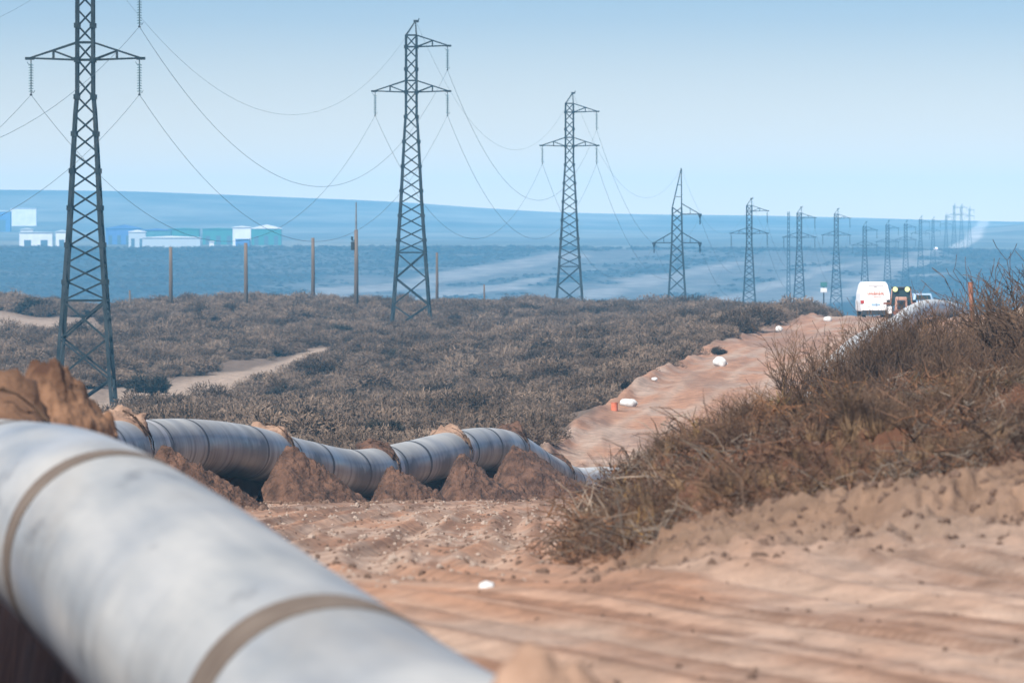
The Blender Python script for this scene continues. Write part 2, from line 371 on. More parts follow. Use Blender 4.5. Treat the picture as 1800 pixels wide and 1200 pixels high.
Zg = np.where(inb & (off < -.2) & (off > -2.6), Zg * (1 - wall) + np.maximum(np.minimum(lip, az_ - .02), Zg) * wall, Zg)
trench_shade_far = inb * (1 - sstep(.5, 1.1, off)) * sstep(-1.6, -1.0, off)

# far-slope tracks of bare sand
def strip(pts, w):
    return 1 - sstep(w * .3, w * 1.9, seg_dist(Xg, Dg * .28, [((px - 900) / F * d, d * .28) for px, d in pts]) + fbm(Xg * .05, Dg * .02, 41, 5) * w * 3.2)
far = (Dg > 2600) & (Dg < 3750)
st = np.zeros_like(Zg)
for pts, w in (([(1200, 2830), (1330, 3030), (1480, 3330)], 4.5), ([(1400, 2840), (1500, 3050), (1570, 3300), (1650, 3640)], 7),
               ([(520, 2960), (700, 3080), (860, 3300), (1000, 3480)], 10), ([(700, 2900), (900, 3100), (980, 3200)], 6), ([(1010, 2900), (1130, 3150), (1300, 3400)], 7),
               ([(300, 2870), (600, 2900), (800, 2860)], 4), ([(1620, 3170), (1660, 3190)], 4)):
    st = np.maximum(st, np.where(far, strip(pts, w), 0))
for pts, w, k_ in (([(620, 3000), (860, 3250), (1150, 3560)], 26, .5), ([(980, 2900), (1200, 3150), (1420, 3500)], 22, .5), ([(1240, 2850), (1420, 3080), (1560, 3420)], 16, .55), ([(450, 2920), (700, 2990), (1000, 3050), (1300, 3000)], 12, .4)):
    st = np.maximum(st, np.where(far, strip(pts, w) * k_, 0))
st2 = np.where(Dg > 3700, 1 - sstep(.5, 1.3, np.abs(PXg - np.interp(Dg, [3700, 4600, 6600], [1660, 1712, 1732])) / np.interp(Dg, [3700, 6600], [18, 9])), 0)

# colours of the earth, with shade under the pipe painted in
def mixc(a, b, t): return a * (1 - t[..., None]) + np.array(b) * t[..., None]
colr = np.zeros(Zg.shape + (3,)); colr[:] = (.13, .094, .072)
colr = mixc(colr, (.09, .068, .052), sstep(-.1, .12, fbm(Xg * .1, Dg * .03, 51)) * .5)
roadc = np.zeros_like(colr); roadc[:] = (.30, .166, .106)
roadc = mixc(roadc, (.31, .24, .195), sstep(-.05, .16, fbm(Xg * .5, Dg * .12, 61) + .10 * np.exp(-((PXg - 640) / 260) ** 2) * (Dg < 200)) * .75)
tm = np.zeros_like(Zg); tm[n_] = np.clip(tone, 0, 1)
roadc = mixc(roadc, (.21, .118, .078), sstep(.0, .18, fbm(Xg * 1.1, Dg * .3, 63)) * .55)
roadc = mixc(roadc, (.35, .26, .2), tm * .45)
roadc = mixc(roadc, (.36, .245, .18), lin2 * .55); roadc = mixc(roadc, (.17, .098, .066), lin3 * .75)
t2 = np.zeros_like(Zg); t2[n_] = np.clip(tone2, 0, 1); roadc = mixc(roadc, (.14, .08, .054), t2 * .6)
lane = PXg - np.interp(Dg, [270, 300, 350, 400, 480, 610, 700], [1000, 1070, 1170, 1270, 1370, 1500, 1560])
lw = lane * Dg / F + fbm(Xg * .2, Dg * .03, 65) * 1.5
roadc = mixc(roadc, (.33, .245, .19), (np.exp(-((lw + 1.2) / .35) ** 2) + np.exp(-((lw - .9) / .35) ** 2) + np.exp(-((lw - 3.0) / .4) ** 2)) * (Dg > 262) * .6)
roadc = mixc(roadc, (.20, .12, .085), sstep(.02, .14, fbm(Xg * .35, Dg * .035, 67)) * (Dg > 262) * .6)
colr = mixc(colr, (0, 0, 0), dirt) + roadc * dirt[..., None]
colr = mixc(colr, (.29, .22, .17), sand * .9)
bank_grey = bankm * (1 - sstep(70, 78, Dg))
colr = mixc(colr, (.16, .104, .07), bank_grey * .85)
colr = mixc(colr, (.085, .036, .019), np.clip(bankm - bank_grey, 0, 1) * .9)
colr = mixc(colr, (.075, .04, .026), np.clip(trench_shade_near + trench_shade_far, 0, 1) * .9)  # shade under the pipe put into colour as darker trench soil
rb = sstep(0, 60, PXg - right_px) * (Dg > 270) * (Dg < 700); colr = mixc(colr, (.25, .18, .125), rb * .8)
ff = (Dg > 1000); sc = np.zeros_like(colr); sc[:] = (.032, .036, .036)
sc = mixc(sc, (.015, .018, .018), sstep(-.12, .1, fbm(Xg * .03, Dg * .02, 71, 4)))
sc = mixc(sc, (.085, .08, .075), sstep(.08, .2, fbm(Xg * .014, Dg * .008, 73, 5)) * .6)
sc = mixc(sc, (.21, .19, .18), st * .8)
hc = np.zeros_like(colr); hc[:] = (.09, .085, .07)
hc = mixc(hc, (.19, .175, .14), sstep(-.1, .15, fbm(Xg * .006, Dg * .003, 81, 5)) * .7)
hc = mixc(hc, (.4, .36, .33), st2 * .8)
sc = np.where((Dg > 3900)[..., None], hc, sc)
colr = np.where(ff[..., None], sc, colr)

def ground_mat(name, scale, bump, tex):
    m = bpy.data.materials.new(name); m.use_nodes = True; n, l = nodes_of(m); b = n['Principled BSDF']
    b.inputs['Roughness'].default_value = .95; b.inputs['Specular IOR Level'].default_value = .15
    at = n.new('ShaderNodeAttribute'); at.attribute_name = 'earth'; tc = n.new('ShaderNodeTexCoord')
    mp = n.new('ShaderNodeMapping'); l.new(tc.outputs['Object'], mp.inputs[0]); mp.inputs['Scale'].default_value = (1, .45, 1)
    nz_ = n.new('ShaderNodeTexNoise'); nz_.inputs['Scale'].default_value = scale; nz_.inputs['Detail'].default_value = 9; nz_.inputs['Roughness'].default_value = .65
    l.new(mp.outputs[0], nz_.inputs[0])
    mr = n.new('ShaderNodeMapRange'); mr.inputs[1].default_value = .32; mr.inputs[2].default_value = .68; mr.inputs[3].default_value = 1 - tex; mr.inputs[4].default_value = 1 + tex * .8
    l.new(nz_.outputs[0], mr.inputs[0]); hv = n.new('ShaderNodeHueSaturation'); l.new(at.outputs['Color'], hv.inputs['Color']); l.new(mr.outputs[0], hv.inputs['Value'])
    l.new(hv.outputs[0], b.inputs['Base Color'])
    bp = n.new('ShaderNodeBump'); bp.inputs['Distance'].default_value = bump; l.new(nz_.outputs[0], bp.inputs['Height']); l.new(bp.outputs[0], b.inputs['Normal'])
    return m
M['earth'] = ground_mat('earth', 2.2, .10, .3); M['earth_far'] = ground_mat('far_earth', .12, .8, .4); M['earth_hill'] = ground_mat('hill_earth', .02, 3, .35)

nd, npx = Zg.shape
co = np.stack([Xg, Dg, Zg], -1).reshape(-1, 3); cflat = colr.reshape(-1, 3)
ii, jj = np.meshgrid(np.arange(nd - 1), np.arange(npx - 1), indexing='ij')
quads = np.stack([ii * npx + jj, ii * npx + jj + 1, (ii + 1) * npx + jj + 1, (ii + 1) * npx + jj], -1).reshape(-1, 4)
fd = Dg[:-1, :-1].reshape(-1); fdirt = dirt[:-1, :-1].reshape(-1); fsand = sand[:-1, :-1].reshape(-1)
cls = np.where(fd < 1000, 0, np.where(fd < 3900, 2, 3)); cls[(fd < 1000) & (fdirt > .5)] = 1; cls[(fd < 1000) & (fsand > .55)] = 4
def grid_obj(name, sel, m):
    qd = quads[sel]; used, inv = np.unique(qd, return_inverse=True); inv = inv.reshape(-1, 4)
    me = bpy.data.meshes.new(name); me.vertices.add(len(used)); me.vertices.foreach_set('co', co[used].astype(np.float32).ravel())
    me.loops.add(inv.size); me.loops.foreach_set('vertex_index', inv.astype(np.int32).ravel())
    me.polygons.add(len(inv)); me.polygons.foreach_set('loop_start', np.arange(0, inv.size, 4, dtype=np.int32))
    me.update(calc_edges=True); me.validate(); me.shade_smooth()
    a = me.attributes.new('earth', 'FLOAT_COLOR', 'POINT')
    a.data.foreach_set('color', np.concatenate([cflat[used], np.ones((len(used), 1))], 1).astype(np.float32).ravel())
    return link(name, me, m)
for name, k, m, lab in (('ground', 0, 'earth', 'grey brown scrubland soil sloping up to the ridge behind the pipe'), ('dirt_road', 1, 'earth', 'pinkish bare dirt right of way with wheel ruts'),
                        ('sandy_track', 4, 'earth', 'pale sandy tracks winding through the grey scrub'),
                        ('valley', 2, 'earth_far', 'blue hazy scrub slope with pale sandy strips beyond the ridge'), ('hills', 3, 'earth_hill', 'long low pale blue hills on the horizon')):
    tag(grid_obj(name, cls == k, M[m]), lab, None, None, 'structure')

# ------------------------------------------------------------------ haze
hb = MB().box((0, 3450, 22), (9800, 7300, 86)); hz = hb.obj('haze'); tag(hz, 'thin blue haze lying over the whole plain', None, None, 'stuff')
hm = bpy.data.materials.new('haze_air'); hm.use_nodes = True; n, l = nodes_of(hm); n.remove(n['Principled BSDF'])
pv = n.new('ShaderNodeVolumePrincipled'); pv.inputs['Color'].default_value = HAZE_C; pv.inputs['Density'].default_value = HAZE_D; pv.inputs['Anisotropy'].default_value = -.45
l.new(pv.outputs[0], n['Material Output'].inputs['Volume']); hz.data.materials.append(hm)

# ------------------------------------------------------------------ pipeline
def pipe_mat(name, dirt_):
    m = bpy.data.materials.new(name); m.use_nodes = True; n, l = nodes_of(m); b = n['Principled BSDF']
    b.inputs['Roughness'].default_value = .38
    uv = n.new('ShaderNodeUVMap'); uv.uv_map = 'wrap'
    def noise(sc, stretch, det=6):
        mp = n.new('ShaderNodeMapping'); mp.inputs['Scale'].default_value = stretch; l.new(uv.outputs[0], mp.inputs[0])
        z = n.new('ShaderNodeTexNoise'); z.inputs['Scale'].default_value = sc; z.inputs['Detail'].default_value = det; l.new(mp.outputs[0], z.inputs[0]); return z.outputs[0]
    def ramp(src, a, b_):
        r = n.new('ShaderNodeMapRange'); r.inputs[1].default_value = a; r.inputs[2].default_value = b_; l.new(src, r.inputs[0]); return r.outputs[0]
    def mix(f, c1, c2):
        x = n.new('ShaderNodeMix'); x.data_type = 'RGBA'
        if hasattr(f, 'links') or not isinstance(f, (int, float)): l.new(f, x.inputs[0])
        for s_, i_ in ((c1, 6), (c2, 7)):
            if isinstance(s_, tuple): x.inputs[i_].default_value = (*s_, 1)
            else: l.new(s_, x.inputs[i_])
        return x.outputs[2]
    c = mix(ramp(noise(1.6 if dirt_ < .5 else .6, (.13 if dirt_ < .5 else 1, 1, 1), 4), .35, .65), (.20, .215, .225) if dirt_ < .5 else (.25, .25, .245), (.38, .375, .355))
    # run-down streaks: narrow along the pipe, long around it
    st_ = ramp(noise(2.6, (1, .16, 1), 6), .46, .62)
    sep = n.new('ShaderNodeSeparateXYZ'); l.new(uv.outputs[0], sep.inputs[0])
    low = ramp(sep.outputs[1], .35, 1.2)       # more dirt towards the underside (v = metres from the crown)
    mul = n.new('ShaderNodeMath'); mul.operation = 'MULTIPLY'; l.new(st_, mul.inputs[0]); l.new(low, mul.inputs[1]); mul0 = mul; mul = n.new('ShaderNodeMath'); mul.operation = 'MULTIPLY'; l.new(mul0.outputs[0], mul.inputs[0]); mul.inputs[1].default_value = .9 * dirt_
    c = mix(mul.outputs[0], c, (.085, .08, .078))
    # mud film on the flanks with an uneven upper edge
    ed = n.new('ShaderNodeMath'); ed.operation = 'MULTIPLY_ADD'; l.new(noise(1.1, (1, .6, 1), 5), ed.inputs[0]); ed.inputs[1].default_value = .9; l.new(sep.outputs[1], ed.inputs[2])
    patch = ramp(noise(.16, (1, .0, 1), 2), .45, .56)
    mm = n.new('ShaderNodeMath'); mm.operation = 'MULTIPLY'; l.new(ramp(ed.outputs[0], 1.22, 1.32), mm.inputs[0]); l.new(patch, mm.inputs[1])
    m2_ = n.new('ShaderNodeMath'); m2_.operation = 'MULTIPLY'; l.new(mm.outputs[0], m2_.inputs[0]); m2_.inputs[1].default_value = .8 * dirt_
    c = mix(m2_.outputs[0], c, (.075, .078, .085))
    if dirt_ < .5:
        def fac(src, a_, b2, k):
            q0 = ramp(src, a_, b2); mu = n.new('ShaderNodeMath'); mu.operation = 'MULTIPLY'; l.new(q0, mu.inputs[0]); mu.inputs[1].default_value = k; return mu.outputs[0]
        c = mix(fac(noise(1.1, (.13, 1, 1), 7), .50, .72, .5), c, (.21, .175, .135))       # dust film
        c = mix(fac(noise(3.2, (.12, .7, 1), 6), .62, .70, .55), c, (.085, .085, .085))    # scuffs
        c = mix(fac(noise(.5, (.10, 1.4, 1), 3), .54, .66, .5), c, (.17, .225, .30))       # bluish patches
    l.new(c, b.inputs['Base Color'])
    b.inputs['Specular IOR Level'].default_value = .3; rr = ramp(noise(.8, (.3, 1, 1)), .3, .7); r2 = n.new('ShaderNodeMapRange'); r2.inputs[3].default_value = .34; r2.inputs[4].default_value = .62; l.new(rr, r2.inputs[0]); l.new(r2.outputs[0], b.inputs['Roughness'])
    return m
M['pipe'] = pipe_mat('pipe_coating', 1.0); M['pipe_clean'] = pipe_mat('clean_pipe_coating', .28); M['pipe_white'] = mat('white_pipe_coating', (.42, .42, .41), .5, (.56, .56, .54), 1.5); M['band'] = mat('joint_band', (.105, .082, .066), .85, (.15, .122, .10), 4, spec=.1)
M['band_white'] = mat('pale_joint_band', (.38, .36, .34), .5, (.46, .45, .44), 4)
M['band_dark'] = mat('dark_weld', (.05, .05, .055), .6)

def sweep(name, s0, s1, r, m, parent, nseg, nring=40, label=None, cap=False):
    ss = np.linspace(s0, s1, nseg + 1); c = spl(ss); tg = spl(ss + .05) - spl(ss - .05); V = []; UV = []
    for k in range(nseg + 1):
        t = Vector(tg[k]).normalized(); side = t.cross(Vector((0, 0, 1))).normalized(); up = side.cross(t)
        for a in range(nring + 1):
            th = 2 * math.pi * a / nring
            V.append(Vector(c[k]) + up * (r * math.cos(th)) + side * (r * math.sin(th)))
            UV.append((ss[k], R * (th if th <= math.pi else 2 * math.pi - th) + (0 if th <= math.pi else .0)))
    fs = []; n1 = nring + 1
    for k in range(nseg):
        for a in range(nring): fs.append((k * n1 + a, (k + 1) * n1 + a, (k + 1) * n1 + a + 1, k * n1 + a + 1))
    if cap: fs += [tuple(range(nring)), tuple(nseg * n1 + a for a in range(nring - 1, -1, -1))]
    me = bpy.data.meshes.new(name); me.from_pydata(V, [], fs); me.update(); me.shade_smooth()
    ul = me.uv_layers.new(name='wrap'); vi = np.zeros(len(me.loops), np.int32); me.loops.foreach_get('vertex_index', vi)
    ul.data.foreach_set('uv', np.array(UV, np.float32)[vi].ravel())
    o = link(name, me, m, parent)
    if label: o['label'] = label
    return o
pl = empty('pipeline', (0, 0, 0)); tag(pl, 'large pale grey welded pipeline snaking from the foreground up to the ridge', 'pipeline')
def s_at(d):     # arc length at depth d
    return float(np.interp(d, route[:, 1], sl))
joints = [s_at(23), s_at(34.4), s_at(46.4)]
while joints[-1] + 11.6 < s_at(160): joints.append(joints[-1] + 12)
ringd = [(158, 'w'), (169.5, 'w'), (177.5, 'd'), (190.5, 'd'), (197.0, 'w'), (204.5, 'd'), (211.5, 'd'), (217.5, 'w'), (223, 'd'), (231.2, 'w'), (237.5, 'd'), (244, 'd'), (250, 'w'), (262, 'd'), (274, 'd')]
allj = [(s, 'n') for s in joints if s < s_at(150)] + [(s_at(d), k) for d, k in ringd]
s = allj[-1][0] + 12
while s < sl[-1] - 6: allj.append((s, 'd')); s += 12
bounds = [0] + [a[0] for a in allj] + [sl[-1]]
for a, b in zip(bounds[:-1], bounds[1:]):
    nearp = a < s_at(300)
    sweep('pipe_length', a, b, R, M['pipe_clean' if b < s_at(152) else 'pipe' if a < s_at(262) else 'pipe_white'], pl, max(6, int((b - a) * (1.2 if nearp else .6))), 56 if nearp else 28)
for s, k in allj:
    w = {'n': .36, 'w': .42, 'd': .17}[k]; mm = {'n': 'band', 'w': 'band_white', 'd': 'band_dark'}[k]
    sweep('joint_band', s - w, s + w, R + (.004 if k == 'n' else .006), M[mm], pl, 3, 56, cap=False)
    if k == 'w': sweep('joint_band', s + w + .5, s + w + .75, R + .006, M['band_dark'], pl, 2, 56, cap=False)

# ------------------------------------------------------------------ soil heaps
def heap(name, cx, cy_, z0, ln, wd, h, seed, m, skew=0, rz=0, nx=64, ny=48, rough=.12, flat=.0, sharp=1.25):
    u = np.linspace(-1, 1, nx); v = np.linspace(-1, 1, ny); U, V = np.meshgrid(u, v, indexing='ij')
    pu = np.where(U < skew, (U - skew) / (1 + skew), (U - skew) / (1 - skew))
    r = np.sqrt(pu ** 2 + V ** 2)
    e = np.clip(1 - np.maximum(r - flat, 0) / (1 - flat) + fbm(U * 2.2 + seed, V * 2.2, seed, 3) * .28, 0, 1)
    Z = h * e ** sharp
    x = U * ln; y = V * wd
    Z = Z + (fbm(x * 3 + seed, y * 3, seed + 3, 5) * rough * 1.6 + np.abs(fbm(x * 9, y * 9 + seed, seed + 5, 3)) * rough * 2.6 + fbm(x * 20, y * 20, seed + 6, 2) * rough * .7) * sstep(0, .15, e) - .06 * (e <= .02)
    x = x + fbm(x * 4, y * 4, seed + 8) * .1; me = bpy.data.meshes.new(name)
    pts = np.stack([x, y, Z], -1).reshape(-1, 3)
    I, J = np.meshgrid(np.arange(nx - 1), np.arange(ny - 1), indexing='ij')
    fs = np.stack([I * ny + J, (I + 1) * ny + J, (I + 1) * ny + J + 1, I * ny + J + 1], -1).reshape(-1, 4)
    me.from_pydata(pts.tolist(), [], fs.tolist()); me.update(); me.shade_smooth()
    return link(name, me, m, None, (cx, cy_, z0), (0, 0, rz))
heaps = [ # apex px, base-left px, base-right px, base py, apex py, d, label
 (296, 240, 470, 892, 792, 164, 'brown soil heap half hidden behind the near pipe, first below the far pipe'),
 (512, 452, 655, 888, 792, 186, 'tall brown soil heap under the pipe, second along from the near pipe'),
 (692, 652, 800, 890, 824, 205, 'small dark soil heap under the dip of the pipe, between two taller heaps'),
 (815, 765, 935, 890, 806, 218, 'rounded light brown soil heap under the rising pipe'),
 (908, 862, 1050, 862, 783, 233, 'broad brown soil heap under the pipe where it drops out of sight')]
for k, (ax_, bl, br, by, ay, d, lab) in enumerate(heaps):
    a = np.array([p for p in axis_pts]); dpipe = d
    cx = ((bl + br) / 2 - 900) / F * d; ln = (br - bl) / 2 / F * d * 1.12; z0 = -(by - HY) / F * d; h = (by - ay) / F * d
    sk = np.clip((ax_ - (bl + br) / 2) / ((br - bl) / 2), -.75, .75)
    gz0 = min(z0, gz(cx, d)) - .1
    tag(heap('soil_heap', cx, d - 1.0, gz0, ln, [1.6, 2.0, 1.3, 1.8, 2.4][k], h + (z0 - gz0) + .12, 100 + k * 13, M['soil'], sk, rough=.12, sharp=.95), lab, 'soil heap', 'soil heaps carrying the pipe')
def frame_at(s_):
    c = Vector(spl(s_)[0]); t = Vector(spl(s_ + .1)[0] - spl(s_ - .1)[0]).normalized(); return c, t
# soil caps lying over the pipe
caps = [(165.5, .5, .34, 'crumbly soil with roots draped over the pipe behind the nearest bend'), (196.0, .38, .26, 'pale earth lump on top of the pipe above the tallest heap'),
        (216.5, .42, .3, 'dark earth and roots draped over the dip of the pipe'), (230.4, .38, .24, 'small pale earth lump on the rising pipe'), (245, .45, .3, 'reddish earth and twigs on the hump of the pipe'),
        (258, .35, .25, 'red earth lump where the pipe drops behind the last heap')]
def cap_obj(d, half, th, lab, seed, m):
    s0 = s_at(d); V = []; na, ns = 26, 16
    rr = np.random.default_rng(seed)
    for i in range(ns):
        u = -1 + 2 * i / (ns - 1); c, t = frame_at(s0 + u * half); side = t.cross(Vector((0, 0, 1))).normalized(); up = side.cross(t)
        for j in range(na):
            w = -1 + 2 * j / (na - 1); th_ = w * 1.15
            e = max(0, 1 - abs(u) ** 1.6) * max(0, 1 - abs(w) ** 2.2)
            nzv = float(fbm(np.array([u * 3 + seed]), np.array([w * 4]), seed, 4)[0])
            r = R - .02 + e * (th * .62 + nzv * th * 2.2) + (.0 if e > .01 else -.02)
            V.append(c + up * (r * math.cos(th_)) + side * (r * math.sin(th_)))
    fs = [(i * na + j, (i + 1) * na + j, (i + 1) * na + j + 1, i * na + j + 1) for i in range(ns - 1) for j in range(na - 1)]
    me = bpy.data.meshes.new('earth_lump'); me.from_pydata(V, [], fs); me.update(); me.shade_smooth()
    o = link('earth_lump', me, m); tag(o, lab, 'earth lump', 'earth lumps lying on the pipe')
    # roots and twigs hanging down the flank
    mb = MB()
    for k in range(22):
        u = rr.uniform(-.9, .9); w = rr.uniform(-.6, 1.0); pts = []; rad = []
        for q_ in range(6):
            c, t = frame_at(s0 + half * (u + q_ * .07 * rr.uniform(-1, 1.5))); side = t.cross(Vector((0, 0, 1))).normalized(); up = side.cross(t)
            th_ = w + q_ * .2 * (1 if w > -.2 else -1); r = R + .03 + th * .5 * max(0, 1 - abs(th_)) + rr.uniform(0, .03)
            pts.append(c + up * (r * math.cos(th_)) + side * (r * math.sin(th_))); rad.append(.012 * (1 - q_ / 7))
        mb.path(pts, rad, 3)
    mb.obj('roots', M['twig'], o)
for k, (d, hf, th, lab) in enumerate(caps): cap_obj(d, hf, th, lab, 300 + k * 7, M['soil'] if k in (2, 4, 5) else M['soil_dry'])
# big blurred lump on the near pipe at the left edge
cap_obj(66, 1.6, .42, 'big orange brown earth mound heaped on the near pipe at the picture edge', 401, M['soil_near'])
p = P(75, 742, 72); o = heap('soil_heap', p.x, 72, p.z - .1, .62, .9, .52, 71, M['soil_near'], .1, rough=.16, flat=.1); tag(o, 'blurred orange brown soil pile behind the near pipe', 'soil heap')
o = heap('soil_heap', .20, 26.5, -2.15, .85, .7, .97, 77, M['soil_dry'], -.15, rough=.09, flat=.0, sharp=.9); tag(o, 'blurred earth mound beside the end of the near pipe, closest to the viewer', 'soil heap')

# ------------------------------------------------------------------ pylons
bar = MB().box((0, 0, .5), (1, 1, 1)).mesh('bar', M['steel'])       # unit bar along z, shared by every leg and brace
def bar_obj(name, a, b, w, parent, m=None):
    a = Vector(a); b = Vector(b); v = b - a
    o = bpy.data.objects.new(name, bar); col.objects.link(o); o.parent = parent
    o.location = a; o.rotation_mode = 'QUATERNION'; o.rotation_quaternion = v.to_track_quat('Z', 'Y'); o.scale = (w, w, v.length)
    return o
disc_mb = MB(); disc_mb.tube((0, 0, -.02), (0, 0, .02), .15, .13, 12); disc_mb.tube((0, 0, .02), (0, 0, .07), .06, .04, 8)
disc_me = disc_mb.mesh('disc', M['glass_ins'])
HW = [(0, 1.72), (2.2, 1.52), (4.5, 1.36), (6.7, 1.2), (11, .9), (17.5, .56), (18.6, .46), (30, .44)]
def hw(h): return float(np.interp(h, [a for a, _ in HW], [b for _, b in HW]))
def rail(mb, a, b, w): mb.tube(a, b, w / 2 * 1.2, None, 4)
def insulator(parent, top, length=2.0, nd_=11, full=True):
    r = bpy.data.objects.new('insulator_string', None); 
    mb = MB(); mb.tube(top, (top[0], top[1], top[2] - length), .03, None, 6)
    for zz, sx in ((top[2] - .25, -1), (top[2] - length + .12, 1)):
        mb.tube((top[0], top[1], zz), (top[0] + .16 * sx, top[1], zz), .018, None, 4); mb.tube((top[0] + .16 * sx, top[1], zz), (top[0] + .22 * sx, top[1], zz + .14), .018, None, 4)
    mb.box((top[0], top[1], top[2] - length), (.12, .3, .1))
    if not full:
        for k in range(nd_): z = top[2] - .3 - k * (length - .5) / (nd_ - 1); mb.tube((top[0], top[1], z - .03), (top[0], top[1], z + .03), .15, .1, 6)
    o = mb.obj('insulator_string', M['steel'], parent)
    if full:
        for k in range(nd_): link('disc', disc_me, None, o, (top[0], top[1], top[2] - .3 - k * (length - .5) / (nd_ - 1)))
    return o
def arm(parent, side, hb_, ht, reach=3.2, full=True, w=.12):
    b = hw(hb_); mb = MB(); tip = (side * reach, 0, hb_ + .1)
    for y in (-b, b):
        rail(mb, (side * b, y, hb_), tip, w); rail(mb, (side * hw(ht), y * hw(ht) / b, ht), tip, w)
    mb.box((tip[0], 0, hb_ + .08), (.5, .34, .16))
    if full:
        o = mb.obj('cross_arm', M['steel'], parent)
    for y in (-1, 1):
        mx = side * (b + (reach - b) * .5); yb = y * b * .5; zt = hb_ + (ht - hb_) * .52
        segs = [((mx, yb, hb_ + .05), (mx, yb * .9, zt)), ((side * b, y * b, hb_), (mx, yb * .9, zt))]
        for a, c in segs:
            if full: bar_obj('strut', a, c, w * .8, o)
            else: rail(mb, a, c, w * .8)
    if not full: o = mb.obj('cross_arm', M['steel'], parent)
    return o
nodes_h = [0, 2.2, 4.5, 6.7] + list(np.linspace(6.7, 20.5, 14)[1:]) + [21.5] + list(np.linspace(21.5, 24.4, 4)[1:]) + [25.4]
def make_pylon(full=True, lw=.22, bw=.105):
    r = empty('pylon')
    for sx in (-1, 1):
        for sy in (-1, 1):
            mb = MB(); hs = [a for a, _ in HW[:-1]] + [25.4]
            for a, b in zip(hs[:-1], hs[1:]): mb.tube((sx * hw(a), sy * hw(a), a), (sx * hw(b), sy * hw(b), b), lw / 2 * 1.25 * (1 if a < 17 else .85), lw / 2 * 1.25 * (1 if b < 17 else .85), 4)
            if full:
                for h in nodes_h[4:-1:2]: mb.box((sx * hw(h), sy * hw(h), h), (lw * 1.35, lw * 1.35, lw * 1.3))
            mb.obj('leg', M['steel'], r)
    mbj = MB()
    def br(a, b, w):
        if full: bar_obj('brace', a, b, w, r)
        else: mbj.tube(a, b, w * .65, None, 4)
    for k, (a, b) in enumerate(zip(nodes_h[:-1], nodes_h[1:])):
        wa, wb = hw(a), hw(b); w = bw * (1.15 if a < 6 else 1)
        s_ = 1 if k % 2 else -1
        br((-wa * s_, -wa, a), (wb * s_, -wb, b), w); br((wa * s_, wa, a), (-wb * s_, wb, b), w)
        if full or k % 2 == 0:
            br((-wa, -wa * s_, a), (-wb, wb * s_, b), w); br((wa, wa * s_, a), (wb, -wb * s_, b), w)
        if a < 6: br((wa * s_, -wa, a), (-wb * s_, -wb, b), w * .8)
    for h in (6.7, 20.5, 21.5, 24.4, 25.4):
        b = hw(h)
        for a, c in (((-b, -b, h), (b, -b, h)), ((-b, b, h), (b, b, h)), ((-b, -b, h), (-b, b, h)), ((b, -b, h), (b, b, h))): br(a, c, bw * 1.15)
    if not full: mbj.obj('bracing', M['steel'], r)
    pk = MB(); top = (.36, 0, 26.6)
    for sx in (-1, 1):
        for sy in (-1, 1): rail(pk, (sx * .44, sy * .44, 25.4), top, .12)
    pk.box((.42, 0, 26.6), (.45, .22, .2)); pk.tube((.6, 0, 26.6), (.68, 0, 26.85), .05, None, 5); pk.obj('peak', M['steel'], r)
    arm(r, 1, 24.4, 25.4, full=full); arm(r, 1, 20.5, 21.5, full=full); arm(r, -1, 20.5, 21.5, full=full)
    for sx, h in ((1, 24.4), (1, 20.5), (-1, 20.5)): insulator(r, (sx * 3.12, 0, h), full=full)
    return r
PYL = [(150, 490, -9.25, 1), (723, 735, -6.4, 1), (1001, 980, -7.9, 1)]
lab_p = ['tallest lattice pylon at the left with its top out of frame', 'second tall lattice pylon rising above the scrub right of the wooden poles', 'third lattice pylon standing behind the scrub ridge']
ROT = -math.atan2(15.6, 245)
att = []
proto = make_pylon(True); first = True
for (px, d, z, s_), lab in zip(PYL, lab_p):
    o = proto if first else copy_tree(proto); first = False
    o.location = ((px - 900) / F * d, d, z); o.rotation_euler = (0, 0, ROT * .6); tag(o, lab, 'pylon', 'power line pylons crossing the plain')
def attach(px, d, z, s_=1, rot=ROT * .6):
    x0 = (px - 900) / F * d; c, sn = math.cos(rot), math.sin(rot)
    f = lambda lx, lz: Vector((x0 + lx * c * s_, d + lx * sn * s_, z + lz * s_))
    return dict(ur=f(3.12, 22.4), lr=f(3.12, 18.5), ll=f(-3.12, 18.5), ew=f(.4, 26.6))
